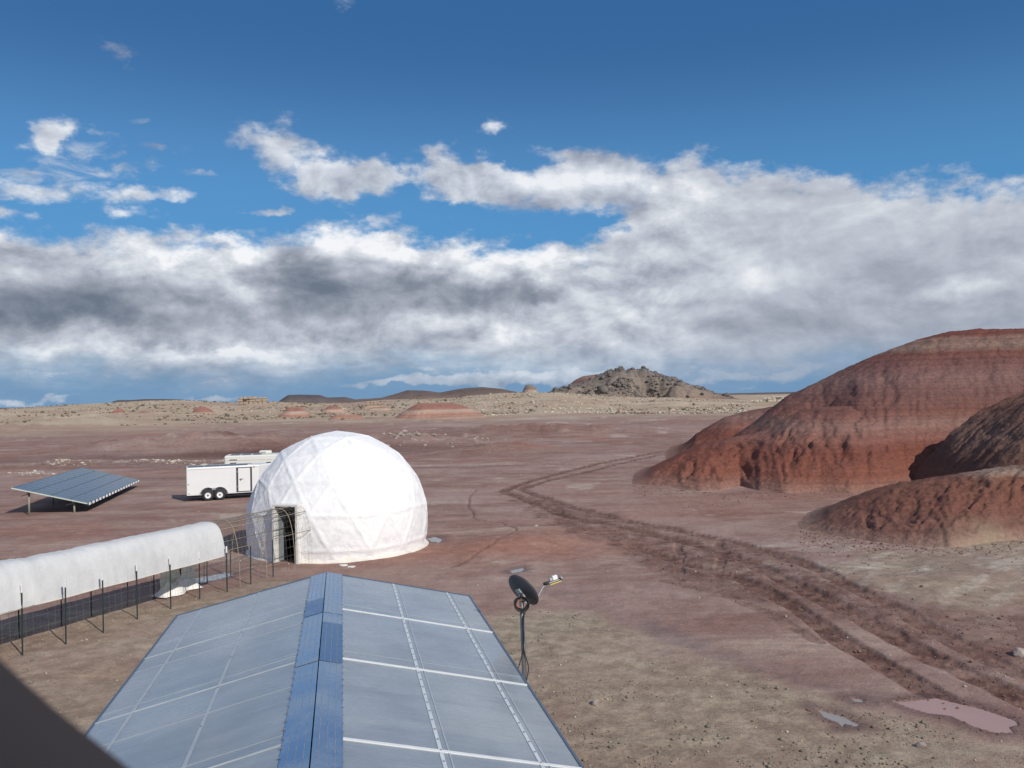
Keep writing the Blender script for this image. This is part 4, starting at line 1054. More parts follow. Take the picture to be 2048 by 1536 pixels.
t.put(b.inputs['Normal'], t.bump(t.m('ADD', t.m('MULTIPLY', n2, .5), t.m('ADD', t.m('MULTIPLY', n1, .8), t.m('MULTIPLY', n4, .3))), .6, .06))
me = np_mesh('cover', V, Fq[keep & ok]); link('cover', me, M_fab, dome)
# edge seams (raised hems along the struts)
mb = MB(); seen = set()
for (a_, b_, c_) in tri:
    for p, q_ in ((a_, b_), (b_, c_), (c_, a_)):
        k_ = tuple(sorted((tuple(round(v_, 3) for v_ in p), tuple(round(v_, 3) for v_ in q_))))
        if k_ in seen: continue
        seen.add(k_)
        P1_, P2_ = p * (DR + .012) + Vector((0, 0, DC)), q_ * (DR + .012) + Vector((0, 0, DC))
        if P1_.z < .0 and P2_.z < .0: continue
        if P1_.z > P2_.z: P1_, P2_ = P2_, P1_
        if P1_.z < .06: P1_ = P1_.lerp(P2_, (.06 - P1_.z) / (P2_.z - P1_.z))
        mid = (P1_ + P2_) / 2; inhole = any(abs((P1_.lerp(P2_, t_)).dot(du)) < .5 and P1_.lerp(P2_, t_).z < 2.08 and mid.dot(dv) > 0 for t_ in (0, .25, .5, .75, 1))
        if inhole: continue
        pts = []
        for t_ in np.linspace(0, 1, 7):
            pp = P1_.lerp(P2_, t_); c0 = Vector((0, 0, DC)); dirn = (pp - c0).normalized()
            L = ((P1_ - c0).lerp(P2_ - c0, t_)).length / (DR + .012)
            pts.append(c0 + dirn * ((L * .60 + .40) * DR + .010 + .008 * random.random()))
        mb.tube(pts, .0085, 5)
s_ = mb.build('seams', M_fab, dome); s_['kind'] = 'stuff'
# skirt on the ground
n = 96; pts = []
M_skirt = simple('skirt_fabric', (.66, .62, .56), .6, var=.15, scale=3, bump=.3)
prof = [(r0 - .06, .30), (r0 + .01, .20), (r0 + .05, .09), (r0 + .12, .045), (r0 + .20, .02), (r0 + .21, -.04)]
ang = np.linspace(0, 2 * np.pi, n, endpoint=False)
wob = 1 + .010 * fbm(np.cos(ang) * 5, np.sin(ang) * 5, 930, 3)
sv = np.stack([np.stack([np.cos(ang) * p_[0] * wob, np.sin(ang) * p_[0] * wob, np.full(n, p_[1]) + .012 * fbm(np.cos(ang) * 9, np.sin(ang) * 9, 931, 2)], -1) for p_ in prof])
gapm = (np.abs(np.angle(np.exp(1j * (ang - door_az)))) > .135)
qs = grid_quads(len(prof), n, wrap=True); qs = qs[gapm[qs % n].all(1)]
link('skirt', np_mesh('skirt', sv.reshape(-1, 3), qs[:, ::-1]), M_skirt, dome)
# floor and doorway
M_floor = simple('dome_floor', (.16, .12, .10), .8)
mb = MB(); mb.add([(math.cos(a_) * 3.3, math.sin(a_) * 3.3, .03) for a_ in ang], [tuple(range(n))]); mb.build('floor', M_floor, dome)
rotd = Matrix((du, dv, (0, 0, 1))).transposed()
M_frame = simple('door_frame_white', (.68, .67, .64), .5, var=.12, bump=.2)
for s_ in (-1, 1):
    MB().box(du * s_ * .49 + dv * 3.50 + Vector((0, 0, 1.02)), (.11, .34, 2.04), rotd, .015).build('door_jamb', M_frame, dome)
MB().box(dv * 3.48 + Vector((0, 0, 2.085)), (1.10, .36, .09), rotd, .015).build('lintel', M_frame, dome)
M_leaf = simple('door_leaf_grey', (.20, .23, .24), .5)
lf = MB().box(du * -.43 + dv * 3.24 + Vector((0, 0, 1.0)), (.04, .38, 1.94), rotd @ Matrix.Rotation(.12, 3, 'Z'), .008).build('door', M_leaf, dome)
# which side is left in the photograph
# ------------------------------------------------------------------ walkway tunnel
n0, n1_ = G(545, 1153), G(43, 1310)
tdir = (n0 - n1_).normalized(); tperp = Vector((-tdir.y, tdir.x, 0))     # points to the far (left) side
TW = .72
base_pt = n0 + tperp * TW
def tpt(s, th, wx=1.0, lift=0.0):     # s metres from n0 back toward the left, th 0 near foot .. 1 far foot
    a_ = math.pi * th
    cx_ = math.copysign(abs(math.cos(a_)) ** .62, math.cos(a_)); sz_ = abs(math.sin(a_)) ** .85
    return base_pt - tdir * s - tperp * (TW * wx + lift) * cx_ + Vector((0, 0, (2.08 + lift) * sz_))
tn = empty('walkway_tunnel', tuple(base_pt - tdir * 6), 0)
tag(tn, 'long arched walkway of wire mesh and steel posts half covered in white fabric', 'tunnel')
def rel(o):      # parts are modelled in world space, seated under the empty
    o.location = -Vector(tn.location); return o
smax = (n0 - n1_).length + 6
npan = int((smax + 2.2) / 1.6)
M_wire = simple('galvanised_wire', (.24, .235, .22), .5, .5)
for k in range(npan):
    mb = MB(); s0 = -2.6 + k * 1.6
    for j in range(9):
        s = s0 + j * .2
        mb.tube([tpt(s, t_) for t_ in np.linspace(0, 1, 17)], .0032, 3, caps=False)
    for th in np.linspace(.02, .98, 23):
        mb.tube([tpt(s0, th), tpt(s0 + 1.6, th)], .0032, 3, caps=False)
    rel(mb.build('wire_panel', M_wire, tn))
M_rod = simple('tan_conduit', (.30, .26, .19), .6)
for th, s1 in ((.18, smax), (.5, smax), (.82, smax), (.35, 3.2), (.66, 3.2)):
    rel(MB().tube([tpt(-2.6, th, 1, -.015), tpt(s1 / 2, th, 1, -.015), tpt(s1, th, 1, -.015)], .013, 6).build('rail', M_rod, tn))
for s in (-2.55, -1.2, .3, 1.6):
    rel(MB().tube([tpt(s, t_, 1, .01) for t_ in np.linspace(0, 1, 25)], .011, 5).build('hoop', M_rod, tn))
# posts
M_post = simple('green_black_steel', (.035, .052, .055), .5, .3, var=.3)
M_tip = simple('white_post_tip', (.7, .71, .70), .5)
postx = [(43, 1310), (130, 1288), (205, 1265), (273, 1238), (340, 1217), (398, 1197), (453, 1183), (500, 1168), (545, 1153)]
posth = [1.62, 1.56, 1.50, 1.47, 1.42, 1.36, 1.36, 1.22, 1.22]
def post(p, h, tip, lean=0):
    mb = MB(); mb.box((0, 0, h / 2 - .1), (.034, .008, h + .2)); mb.box((0, .018, h / 2 - .1), (.008, .030, h + .2))
    for k in range(int(h / .12)): mb.box((0, -.008, .1 + k * .12), (.018, .010, .02))
    o = mb.build('post', M_post, tn); o.location = p - Vector(tn.location); o.rotation_euler = (lean, lean * .6, 0)
    if tip: c_ = MB().box((0, .004, h + .06 - .01), (.040, .040, .20), None, .004).build('post_tip', M_tip, o)
    return o
for k, ((px_, py_), h) in enumerate(zip(postx, posth)):
    p = G(px_, py_); post(p - tperp * .03, h - .12 if k < 7 else h, k < 7, random.uniform(-.03, .03))
q = G(-60, 1338); post(q, 1.5, True)
for px_, py_ in ((470, 1152), (425, 1166), (378, 1182), (330, 1198), (262, 1212), (196, 1234), (124, 1250), (40, 1275)):
    p = G(px_, py_); rr_ = p - base_pt; s = -rr_.dot(tdir); p = base_pt - tdir * s + tperp * (TW + .04); post(p, 1.35, False, random.uniform(-.03, .03))
# fabric cover
M_cover, t, b = new_mat('tunnel_fabric', rough=.6, spec=.3)
co = t.n.new('ShaderNodeNewGeometry').outputs['Position']
n1 = t.noise(co, 1.2, 6, .65); n2 = t.noise(co, 12, 4, .6)
t.put(b.inputs['Base Color'], t.mix(t.mr(n1, .35, .7), (.72, .73, .73), (.62, .635, .64)))
t.put(b.inputs['Normal'], t.bump(t.m('ADD', n1, t.m('MULTIPLY', n2, .35)), .7, .05))
tr_ = t.n.new('ShaderNodeBsdfTranslucent'); tr_.inputs['Color'].default_value = (.80, .79, .76, 1)
mx_ = t.n.new('ShaderNodeMixShader'); mx_.inputs[0].default_value = .22
ou_ = [q_ for q_ in t.n if q_.type == 'OUTPUT_MATERIAL'][0]
t.l.new(b.outputs[0], mx_.inputs[1]); t.l.new(tr_.outputs[0], mx_.inputs[2]); t.l.new(mx_.outputs[0], ou_.inputs['Surface'])
pe = G(452, 1118, 1.06); s_end = -(pe - base_pt).dot(tdir) - .35
s_ov = -(G(75, 1205, 1.15) - base_pt).dot(tdir)
print('cover from', s_end, 'overlap', s_ov, 'smax', smax)
def cover(name, s0, s1, lift, seed):
    na, nt = int((s1 - s0) * 16), 44
    SS, TH = np.meshgrid(np.linspace(s0, s1, na), np.linspace(.150, .90, nt), indexing='ij')
    vs = np.array([tpt(s, th, 1, lift) for s, th in zip(SS.ravel(), TH.ravel())])
    nrm = np.array([(tpt(0, th, 1, .1) - tpt(0, th, 1, 0)).normalized() for th in TH.ravel()])
    sr, tr = SS.ravel(), TH.ravel()
    hoop = .007 * np.cos(sr * 2 * np.pi / 1.27) * np.sin(np.pi * tr) + .011 * fbm(sr * 4.5 + 1.2 * fbm(tr * 3, sr * .8, seed, 2), tr * 2.0, seed + 1, 4, .6) * 2 + .010 * fbm(sr * 9 + tr * 5, tr * 6, seed + 2, 3)
    vs = vs + nrm * hoop[:, None]
    me_ = np_mesh(name, vs, grid_quads(na, nt)); o = link(name, me_, M_cover, tn); rel(o)
    return o
cover('cover', s_end, s_ov + .3, .025, 950)
cover('cover', s_ov, smax, .06, 970)
mb = MB(); mb.tube([tpt(s, .150, 1, .03) + Vector((0, 0, -.005 + .006 * math.sin(s * 3))) for s in np.linspace(s_end, smax, 60)], .012, 6)
rel(mb.build('cover_hem', simple('hem_cream', (.66, .60, .50), .6), tn))
# hanging flap and crumpled fabric below the cover
M_flap = simple('old_fabric', (.74, .72, .62), .7, var=.25, scale=3, bump=.4)
sA = -(G(318, 1192) - base_pt).dot(tdir); sB = -(G(388, 1172) - base_pt).dot(tdir)
na, nt = 40, 24
SS, TT = np.meshgrid(np.linspace(sA, sB, na), np.linspace(0, 1, nt), indexing='ij')
wv_ = .06 * fbm(SS * 3, TT * 3, 990, 3) + .08 * TT
zz = 1.0 * (1 - TT) + .03 + np.where(TT > .75, .06 * fbm(SS * 9, TT * 9, 991, 3), 0)
wof = ((G(318, 1192) + G(388, 1172)) / 2 - base_pt).dot(tperp)
P_ = np.array([base_pt - tdir * s + tperp * (wof - w) + Vector((0, 0, z)) for s, w, z in zip(SS.ravel(), wv_.ravel(), zz.ravel())])
o = rel(link('hanging_flap', np_mesh('hanging_flap', P_, grid_quads(na, nt)), M_flap, tn))
cl_ = MB(); fc = (G(322, 1194) + G(388, 1176)) / 2
gx, gy = np.meshgrid(np.linspace(-1, 1, 40), np.linspace(-1, 1, 24), indexing='ij')
hx = G(388, 1168) - G(322, 1190)
gz_ = .34 * np.clip(1 - np.abs(gx) ** 4, 0, 1) * np.clip(1 - gy ** 2, 0, 1) * (.8 + .9 * np.abs(fbm(gx * 3, gy * 3, 995, 4))) + .02
P_ = np.array([fc + hx * .5 * a_ + tperp * (.30 * b_ + .10 * math.sin(a_ * 5)) + Vector((0, 0, c_ + .0)) for a_, b_, c_ in zip(gx.ravel(), gy.ravel(), gz_.ravel())])
o = link('fabric_heap', np_mesh('fabric_heap', P_, grid_quads(40, 24)), simple('white_tarp', (.7, .69, .65), .6, var=.15, bump=.4)); tag(o, 'crumpled white fabric lying on the ground under the walkway cover', 'tarp')

# ------------------------------------------------------------------ solar array
M_cell, t, b = new_mat('solar_cells', rough=.18, spec=.7)
co = t.n.new('ShaderNodeTexCoord').outputs['Object']; x, y, z = t.sep(co)
gx_ = t.m('PINGPONG', t.m('MULTIPLY', x, 1 / .16), .5); gy_ = t.m('PINGPONG', t.m('MULTIPLY', y, 1 / .16), .5)
g = t.m('MINIMUM', gx_, gy_)
t.put(b.inputs['Base Color'], t.mix(t.mr(g, .0, .05), (.075, .09, .105), (.058, .074, .095)))
M_alu = simple('aluminium', (.62, .64, .66), .35, .8)
M_beam = simple('array_steel', (.28, .27, .22), .6, .3)
M_clampw = simple('white_clamp', (.85, .85, .85), .4)
Bc, Cc = G(175, 1007, .5), G(278, 960, .5)
ydir = (Cc - Bc).normalized(); LEN_A = (Cc - Bc).length
outd = Vector((-ydir.y, ydir.x, 0))           # to the left
wA = 3.75; rise = 1.02
arr = empty('solar_array', tuple((Bc.x, Bc.y, 0)), math.atan2(ydir.y, ydir.x) - math.pi / 2)
tag(arr, 'tilted ground mounted array of dark solar panels on steel posts', 'solar array')
tilt = math.atan2(rise, wA)
# local: +Y along the low edge, -X up the slope
NR_, NC_ = 4, 15
ph_, pw_ = math.hypot(wA, rise) / NR_, LEN_A / NC_
pm = MB().box((0, 0, 0), (ph_ - .05, pw_ - .05, .03)).mesh('panel'); pm.materials.append(M_cell)
fm = MB()
for sx in (-1, 1): fm.box((sx * (ph_ / 2 - .016), 0, 0), (.024, pw_ - .014, .044))
for sy in (-1, 1): fm.box((0, sy * (pw_ / 2 - .016), 0), (ph_ - .056, .020, .042))
fm = fm.mesh('panel_frame'); fm.materials.append(simple('grey_panel_frame', (.16, .18, .20), .4, .3))
for i in range(NR_):
    for j in range(NC_):
        d_ = (i + .5) * ph_
        o = link('solar_panel', pm, None, arr); o.location = (-math.cos(tilt) * d_, (j + .5) * pw_, .5 + math.sin(tilt) * d_); o.rotation_euler = (0, tilt, 0)
        link('panel_frame', fm, None, o)
for j in range(18):
    MB().box((.075, LEN_A * (j + .3) / 18, .47), (.05, LEN_A / 18 * .45, .13), None, .01).build('clamp', M_clampw, arr)
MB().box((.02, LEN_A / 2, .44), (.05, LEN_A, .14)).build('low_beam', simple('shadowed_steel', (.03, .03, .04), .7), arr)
MB().box((-wA * .5, -.012, .5 + rise * .5 - .01), (math.hypot(wA, rise), .02, .06), Matrix.Rotation(tilt, 3, 'Y')).build('edge_rail', simple('pale_green_rail', (.50, .56, .48), .5), arr)
for xv in (-.75, -3.0):
    zt = .5 + rise * (-xv) / wA - .10
    MB().box((xv, LEN_A / 2, zt), (.10, LEN_A - .3, .10)).build('beam', M_beam, arr)
    for yv in (.35, LEN_A * .33, LEN_A * .66, LEN_A - .4):
        MB().tube([(xv, yv, -.2), (xv, yv, zt - .05)], .055, 8).build('support_post', M_beam, arr)
    MB().tube([(xv, .35, zt - .08), (xv - .55, .9, zt - .25)], .025, 6).build('brace', M_beam, arr)

# ------------------------------------------------------------------ trailers
M_white = simple('trailer_white', (.70, .71, .71), .35, var=.03, scale=2)
M_wtrim = simple('trailer_trim', (.60, .60, .58), .4, var=.05)
M_black = simple('black_rubber', (.02, .02, .022), .7)
M_gasket = simple('dark_gasket', (.035, .037, .045), .6)
M_rim = simple('white_rim', (.72, .73, .74), .35)
M_under = simple('chassis_steel', (.03, .03, .03), .7)
M_roofdk = simple('roof_dark_panel', (.06, .075, .09), .3)
def wheel(parent, x_, y_, r_):
    pts = []
    w = MB(); n = 28
    prof = [(.55, -.09), (.80, -.10), (.95, -.085), (1.0, -.05), (1.0, .05), (.95, .085), (.80, .10), (.55, .09)]
    vs = []
    for rr_, yy_ in prof:
        for k in range(n): a_ = 6.28318 * k / n; vs.append((math.cos(a_) * rr_ * r_, yy_, math.sin(a_) * rr_ * r_))
    fs = [(i * n + k, i * n + (k + 1) % n, (i + 1) * n + (k + 1) % n, (i + 1) * n + k) for i in range(len(prof) - 1) for k in range(n)]
    w.add(vs, fs, True)
    o = w.build('wheel', M_black, parent); o.location = (x_, y_, r_)
    rm = MB(); pr = [(.60, -.085), (.55, -.075), (.50, -.045), (.30, -.055), (.14, -.06)]
    vs = [(math.cos(6.28318 * k / n) * a_ * r_, b_, math.sin(6.28318 * k / n) * a_ * r_) for a_, b_ in pr for k in range(n)]
    rm.add(vs, [(i * n + k, i * n + (k + 1) % n, (i + 1) * n + (k + 1) % n, (i + 1) * n + k) for i in range(len(pr) - 1) for k in range(n)] + [tuple((len(pr) - 1) * n + k for k in range(n))], True)
    rm.build('rim', M_rim, o)
    hb = MB(); hb.tube([(0, -.10, 0), (0, -.03, 0)], .045, 10); hb.build('hub', M_black, o)
    return o
def trailer(label, loc, rz, L, Wd, z0, z1, nose=.9, door=True):
    t_ = empty('cargo_trailer', loc, rz); tag(t_, label, 'trailer')
    # local: near side is y=0, extends +x to the nose, +y away
    b_ = .07
    out = [(0, 0), (L, 0), (L + nose, Wd / 2), (L, Wd), (0, Wd)]
    mb = MB(); n = len(out)
    def ring(z, ins): 
        c_ = Vector((L / 2, Wd / 2, 0)); return [(p[0] + (ins if p[0] < .01 else -ins), p[1] + (ins if p[1] < Wd * .4 else (-ins if p[1] > Wd * .6 else 0)), z) for p in out]
    rings = [ring(z0, 0), ring(z1 - b_, 0), ring(z1 - b_ * .3, b_ * .3), ring(z1, b_)]
    vs = [v for r_ in rings for v in r_]
    fs = [(i * n + k, i * n + (k + 1) % n, (i + 1) * n + (k + 1) % n, (i + 1) * n + k) for i in range(3) for k in range(n)] + [tuple(range(n))[::-1], tuple(3 * n + k for k in range(n))]
    mb.add(vs, fs); mb.build('body', M_white, t_)
    MB().box((L / 2, -.006, z1 - .10), (L, .012, .05)).build('top_rail', M_wtrim, t_)
    MB().box((L / 2, -.006, z0 + .03), (L, .012, .06)).build('bottom_rail', M_wtrim, t_)
    MB().box((.02, -.006, (z0 + z1) / 2), (.05, .014, z1 - z0 - .08)).build('corner_post', M_wtrim, t_)
    MB().box((L / 2, Wd / 2, z0 - .06), (L, Wd * .8, .10)).build('chassis', M_under, t_)
    return t_
pA, pB = G(374, 1004), G(500, 997)
dA = (pB - pA); dA = Vector((.925, .38, 0))
rzA = math.atan2(dA.y, dA.x)
tr1 = trailer('white cargo trailer with double axle and black framed side door parked left of the dome', (pA.x, pA.y, 0), rzA, 4.15, 2.0, .36, 2.02)
def pill(parent, name, x_, z_, w, h, mat, y_=-.014, d=.02, bev=.004): return MB().box((x_, y_, z_), (w, d, h), None, bev).build(name, mat, parent)
# wheel arches: dark arch plate, fender lip
xw = (1.18, 1.86); rw = .335
for x_ in xw:
    mb = MB(); n = 24; ro, ri = .44, .0
    vs = [(x_ + math.cos(math.pi * k / n) * ro, -.012, rw + math.sin(math.pi * k / n) * ro) for k in range(n + 1)]
    vs += [(x_ + ro, -.012, .30), (x_ - ro, -.012, .30)]
    mb.add(vs, [tuple(range(len(vs)))[::-1]]); mb.build('wheel_arch', M_gasket, tr1)
    wheel(tr1, x_, -.03, rw)
    pts = [(x_ + math.cos(a_) * .47, -.03, rw + math.sin(a_) * .47) for a_ in np.linspace(R(10 if x_ == xw[1] else 52), R(170 if x_ == xw[0] else 128), 16)]
    MB().tube(pts, .022, 6).build('fender_lip', M_wtrim, tr1)
pill(tr1, 'fender_plate', sum(xw) / 2, .70, .20, .12, M_alu, -.02)
dg = pill(tr1, 'door_frame', 3.28, 1.16, .92, 1.50, M_gasket)
dr = pill(tr1, 'side_door', 3.28, 1.16, .70, 1.40, M_white, -.030, .03, .006)
pill(dr, 'handle', 3.10, 1.20, .20, .035, M_black, -.055, .03); pill(dr, 'latch', 3.06, 1.16, .05, .10, M_black, -.055, .03)
for z_ in (.75, 1.65): pill(dg, 'hinge', 2.87, z_, .05, .07, M_alu, -.03)
pill(tr1, 'marker_light', .10, 1.02, .07, .035, M_black); pill(tr1, 'marker_light', .12, .47, .06, .04, M_black); pill(tr1, 'vent', 3.86, 1.90, .09, .05, M_black)
for k in range(4): MB().box((.55 + k * .95, .75, 2.035), (.90, 1.1, .03)).build('roof_panel', M_roofdk, tr1)
MB().box((3.7, .30, 2.05), (.4, .3, .05), None, .015).build('roof_vent', M_wtrim, tr1)
# camper behind
pC = G(449, 990); dd_ = Vector((pC.x, pC.y, 0)).normalized()
pC = dd_ * 63.0
tr2 = empty('camper_trailer', (pC.x, pC.y, 0), rzA - .18)
tag(tr2, 'cream camper trailer with rooftop air conditioner parked behind the cargo trailer', 'camper')
z0, z1 = .45, 2.14
M_cream = simple('camper_cream', (.66, .66, .62), .4, var=.04, scale=2)
MB().box((3.4, 1.1, (z0 + z1) / 2), (6.8, 2.2, z1 - z0), None, .09).build('body', M_cream, tr2)
MB().box((3.4, 1.1, z0 - .08), (6.4, 1.8, .14)).build('chassis', M_under, tr2)
MB().box((3.4, -.012, z1 - .32), (6.7, .02, .035)).build('awning_rail', M_wtrim, tr2)
for z_ in (1.84, 1.62): MB().box((.62, -.012, z_), (.50 - (1.84 - z_) * .4, .02, .07)).build('louvre', M_gasket, tr2)
MB().box((3.6, -.02, 1.60), (1.5, .03, .05)).build('door_awning', M_under, tr2)
MB().box((2.82, -.012, 1.25), (.10, .02, .42)).build('window', M_gasket, tr2)
MB().box((3.05, -.012, 1.58), (.10, .02, .05)).build('porch_light', M_gasket, tr2)
ac = MB().box((2.75, .9, z1 + .13), (.85, .7, .25), None, .07).build('air_conditioner', M_cream, tr2)
MB().box((2.60, .545, z1 + .14), (.36, .02, .10)).build('grille', simple('grey_grille', (.3, .31, .3), .6), ac)
MB().box((4.9, .8, z1 + .06), (.4, .35, .14), None, .04).build('roof_vent', M_cream, tr2)
for k in range(3): MB().box((.7 + k * .75, 1.1, z1 + .02), (.6, 1.4, .03)).build('roof_panel', M_roofdk, tr2)
for k in range(2): MB().box((4.6 + k * .9, 1.1, z1 + .02), (.8, 1.4, .03)).build('roof_panel', M_roofdk, tr2)
for x_ in (2.7, 3.4): wheel(tr2, x_, .05, .33)

# ------------------------------------------------------------------ satellite dish on a mast
dmast = 13.0
q = ray(1049, 1368); k = dmast / q.y; mp = Vector((q.x * k, q.y * k, 0))
dish = empty('satellite_dish', tuple(mp), 0)
tag(dish, 'dark grey satellite dish with feed arm on a steel mast beside the greenhouse', 'satellite dish')
M_dish = simple('dish_grey', (.055, .058, .066), .45, .1, var=.1)
M_mast = simple('mast_steel', (.20, .21, .215), .4, .6, var=.15)
M_cable = simple('black_cable', (.018, .018, .02), .6)
M_arm = simple('arm_grey', (.33, .37, .38), .45, .4)
def at(px_, py_, d=dmast):       # point on the view ray at depth d, in the dish's own frame
    q_ = ray(px_, py_); k_ = d / q_.y; return Vector((q_.x * k_, q_.y * k_, H + q_.z * k_)) - mp
top = at(1043, 1200)
MB().tube([(0, 0, -.3), (0, 0, top.z * .6), (top.x, 0, top.z)], .034, 12).build('mast', M_mast, dish)
nd = Vector((.60, .63, .50)).normalized(); e1 = Vector((.60, .05, -.80)); e1 = (e1 - nd * e1.dot(nd)).normalized(); e2 = nd.cross(e1).normalized()
dc = at(1047, 1180, dmast + .10); Rd = .285
mb = MB(); n = 48; rings = 10
vs = [tuple(dc - nd * .065)]
for i in range(1, rings + 1):
    f = i / rings
    for k in range(n):
        a_ = 6.28318 * k / n; vs.append(tuple(dc + (e1 * math.cos(a_) + e2 * math.sin(a_) * .92) * Rd * f - nd * .065 * (1 - f * f)))
fs = [(0, 1 + k, 1 + (k + 1) % n) for k in range(n)] + [(1 + (i - 1) * n + k, 1 + i * n + k, 1 + i * n + (k + 1) % n, 1 + (i - 1) * n + (k + 1) % n) for i in range(1, rings) for k in range(n)]
mb.add(vs, fs, True); o = mb.build('reflector', M_dish, dish); sm = o.modifiers.new('t', 'SOLIDIFY'); sm.thickness = .008
rimp = [dc + (e1 * math.cos(6.28318 * k / n) + e2 * math.sin(6.28318 * k / n) * .92) * Rd for k in range(n)]
MB().tube(rimp, .007, 6, closed=True).build('rim', M_dish, o)
bk = dc - nd * .085
Mx = Matrix((e1, e2, nd)).transposed()
MB().box(bk - e1 * .0 - nd * .0, (.17, .11, .03), Mx, .01).build('back_plate', M_arm, dish)
MB().tube([bk, bk.lerp(top, .5) - nd * .03, top], .028, 8).build('bracket', M_mast, dish)
MB().tube([bk + e1 * .08, top + Vector((.02, -.01, .02))], .014, 6).build('strut', M_cable, dish)
MB().tube([bk - e2 * .06, top + Vector((-.03, -.01, .02))], .014, 6).build('strut', M_cable, dish)
# feed arm and feed
a0 = at(1060, 1211, dmast + .08); a1 = at(1076, 1193, dmast + .22); a2 = at(1086, 1174, dmast + .32); a3 = at(1094, 1169, dmast + .36); a4 = at(1120, 1160, dmast + .44)
MB().tube([top + Vector((.05, 0, -.03)), a0, a1, a2, a3], .010, 6).build('feed_arm', M_arm, dish)
ax = (a4 - a3).normalized(); up_ = ax.cross(Vector((0, -1, 0))).normalized();
if up_.z < 0: up_ = -up_
sd_ = ax.cross(up_).normalized(); Mf = Matrix((ax, sd_, up_)).transposed(); fc = (a3 + a4) / 2
feed = MB().box(fc + up_ * .012, (.26, .08, .03), Mf, .005).build('feed_unit', simple('feed_black', (.03, .032, .035), .5), dish)
MB().box(fc - up_ * .012 + ax * .02, (.20, .085, .018), Mf, .003).build('yellow_strip', simple('yellow_label', (.62, .46, .12), .5), feed)
MB().box(fc + up_ * .020 + sd_ * .045, (.18, .01, .010), Mf, .001).build('pin_row', simple('pale_pins', (.6, .6, .55), .5), feed)
MB().box(fc + up_ * .065 + ax * .035, (.085, .06, .07), Mf, .006).build('white_box', simple('white_plastic', (.75, .76, .76), .4), feed)
MB().box(fc + up_ * .055 - ax * .035, (.045, .05, .05), Mf, .006).build('grey_box', simple('grey_plastic', (.42, .43, .44), .4), feed)
MB().tube([fc - ax * .165 + up_ * .02, fc - ax * .09 + up_ * .02], .026, 10).build('feed_horn', M_cable, feed)
MB().tube([fc + ax * .13 + up_ * .02, fc + ax * .155 + up_ * .03], .035, 10).build('end_cap', M_arm, feed)
# coiled cable and hanging leads
cc = at(1043, 1207, dmast - .06)
mb = MB()
for j in range(5):
    rr_ = .085 + .008 * j
    mb.tube([cc + Vector((math.cos(a_) * rr_ + .008 * math.sin(3 * a_ + j), -.012 * j, math.sin(a_) * rr_ * .95)) for a_ in np.linspace(0, 6.283, 30)[:-1]], .0065, 5, closed=True)
mb.build('cable_coil', M_cable, dish)
MB().tube([cc + Vector((math.cos(a_) * .062 - .01, -.02, math.sin(a_) * .055)) for a_ in np.linspace(1.2, 5.2, 16)], .006, 5).build('orange_lead', simple('orange_wire', (.45, .13, .07), .5), dish)
def lead(pp, r_=.0075):
    P_ = [at(a_, b_, dmast - .05) for a_, b_ in pp]; out = []
    for i in range(len(P_) - 1):
        for t_ in np.linspace(0, 1, 6)[:-1]:
            p0, p1, p2, p3 = P_[max(i - 1, 0)], P_[i], P_[i + 1], P_[min(i + 2, len(P_) - 1)]
            out.append(.5 * ((2 * p1) + (p2 - p0) * t_ + (2 * p0 - 5 * p1 + 4 * p2 - p3) * t_ ** 2 + (3 * p1 - p0 - 3 * p2 + p3) * t_ ** 3))
    MB().tube(out + [P_[-1]], r_, 5).build('cable', M_cable, dish)
lead([(1058, 1208), (1050, 1225), (1046, 1240), (1048, 1275), (1046, 1300), (1040, 1325), (1033, 1345), (1020, 1368)])
lead([(1057, 1209), (1048, 1232), (1047, 1265), (1048, 1300), (1053, 1318), (1057, 1335), (1055, 1352), (1050, 1375), (1049, 1400)])

# ------------------------------------------------------------------ bits lying about
for px_, py_, w, lb in ((687, 1131, .30, 'round white lid lying on the soil in front of the dome'), (703, 1134.5, .30, 'flat pale scrap lying right of the white lid in front of the dome'), (388, 1166, .22, 'pale scrap lying on wet ground beside the wire walkway')):
    p = G(px_, py_); mb = MB(); n = 18; r_ = random.Random(int(px_))
    rr_ = [w * (.5 if px_ == 687 else r_.uniform(.32, .55)) for _ in range(n)]
    vs = [(math.cos(6.283 * k / n) * rr_[k], math.sin(6.283 * k / n) * rr_[k] * .9, z_) for z_ in (0, .03) for k in range(n)]
    mb.add(vs, [tuple(range(n))[::-1], tuple(n + k for k in range(n))] + [(k, (k + 1) % n, n + (k + 1) % n, n + k) for k in range(n)])
    o = mb.build('scrap', M_frame); o.location = (p.x, p.y, float(look(Z, np.array([p.x]), np.array([p.y]))[0]) + .01); tag(o, lb, 'debris')

# ------------------------------------------------------------------ the habitat the view is taken from: hollow drum with a round window
hab = empty('habitat', (0, -3.6, 0), 0)
tag(hab, 'dark round window surround of the habitat at the lower left corner of the view', 'building')
M_hab = simple('habitat_wall', (.62, .60, .57), .6)
M_reveal = simple('brown_window_surround', (.34, .225, .155), .85, var=.04)
WD, TH_ = .25, .13            # distance of the outer rim, depth of the reveal
wx_, wz_ = .391, .514; WR_ = .800
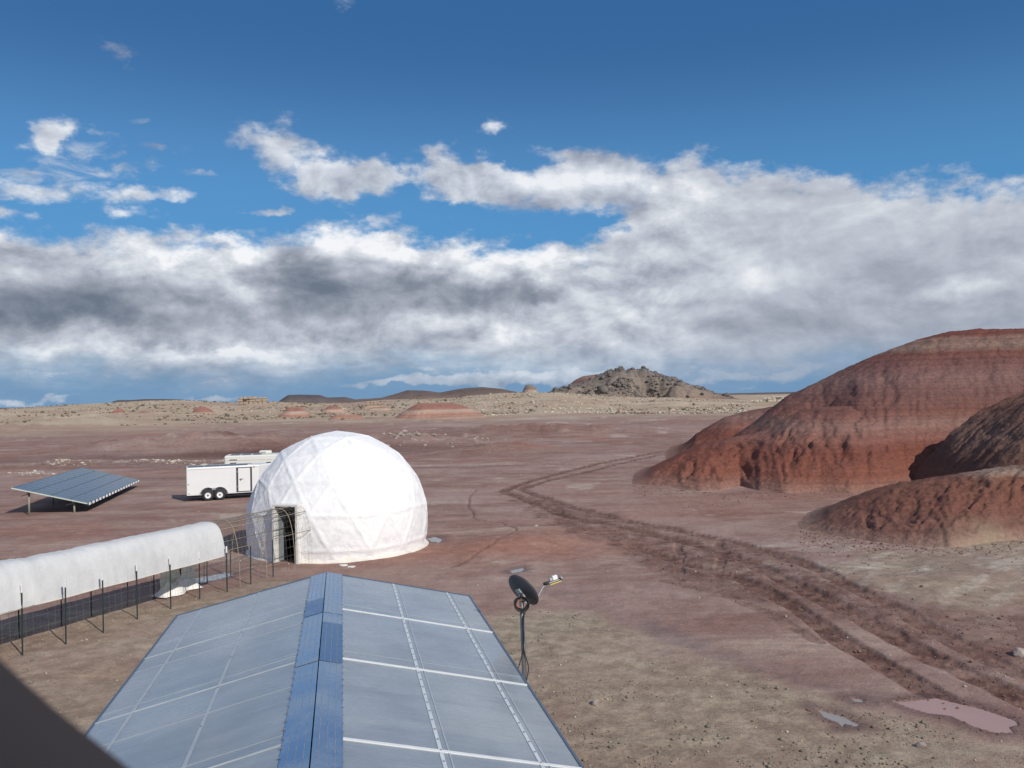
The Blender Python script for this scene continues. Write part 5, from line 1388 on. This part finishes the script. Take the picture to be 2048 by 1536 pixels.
# work in the camera's tilt for the window plane is unnecessary: the wall is vertical, facing +Y
n = 96
mb = MB()
def ringp(r_, y_): return [(wx_ + math.cos(6.28318 * k / n) * r_, y_ + 3.6, H + wz_ + math.sin(6.28318 * k / n) * r_) for k in range(n)]
prof = [(WR_ + .10, WD + .02), (WR_ + .02, WD + .02), (WR_, WD), (WR_, WD - TH_), (WR_ + .10, WD - TH_)]
vs = [v for r_, y_ in prof for v in ringp(r_, y_)]
mb.add(vs, [(i * n + k, (i + 1) * n + k, (i + 1) * n + (k + 1) % n, i * n + (k + 1) % n) for i in range(len(prof) - 1) for k in range(n)], True)
mb.build('window_frame', M_reveal, hab)
# flat front facet of the wall with the round opening, then the drum round the back, floors and roof
mb = MB(); yv = WD - .03 + 3.6
rg = [(wx_ + math.cos(6.28318 * k / n) * (WR_ + .06), yv, H + wz_ + math.sin(6.28318 * k / n) * (WR_ + .06)) for k in range(n)]
def sq(k):
    a_ = 6.28318 * k / n; c_, s_ = math.cos(a_), math.sin(a_); m_ = max(abs(c_), abs(s_)); return (wx_ + c_ / m_ * .95, yv, H + wz_ + s_ / m_ * .95)
rg2 = [sq(k) for k in range(n)]
mb.add(rg + rg2, [(k, (k + 1) % n, n + (k + 1) % n, n + k) for k in range(n)])
x0, x1, zA, zB = wx_ - .95, wx_ + .95, H + wz_ - .95, H + wz_ + .95
mb.quad((x0, yv, 0), (x1, yv, 0), (x1, yv, zA), (x0, yv, zA)); mb.quad((x0, yv, zB), (x1, yv, zB), (x1, yv, 7.4), (x0, yv, 7.4))
m_ = 40; hy = WD - .03 + 3.6
arc = [(x1, hy)]
for k in range(m_ + 1):
    a_ = math.pi / 2 - .34 - (2 * math.pi - .68) * k / m_; arc.append((wx_ + math.cos(a_) * 3.6, math.sin(a_) * 3.6))
arc.append((x0, hy))
na_ = len(arc)
mb.add([(p[0], p[1], z_) for z_ in (0, 7.4) for p in arc], [(k, k + 1, na_ + k + 1, na_ + k) for k in range(na_ - 1)])
mb.build('wall', M_hab, hab)
mb = MB(); mb.add([(p[0] * 1.02, p[1] * 1.01, 7.4) for p in arc] + [(0, 0, 8.3)], [(k, (k + 1) % na_, na_) for k in range(na_)]); mb.build('roof', M_hab, hab)
mb = MB(); mb.add([(p[0] * .99, p[1] * .99, H - 1.6) for p in arc], [tuple(range(na_))]); mb.build('upper_floor', M_floor, hab)
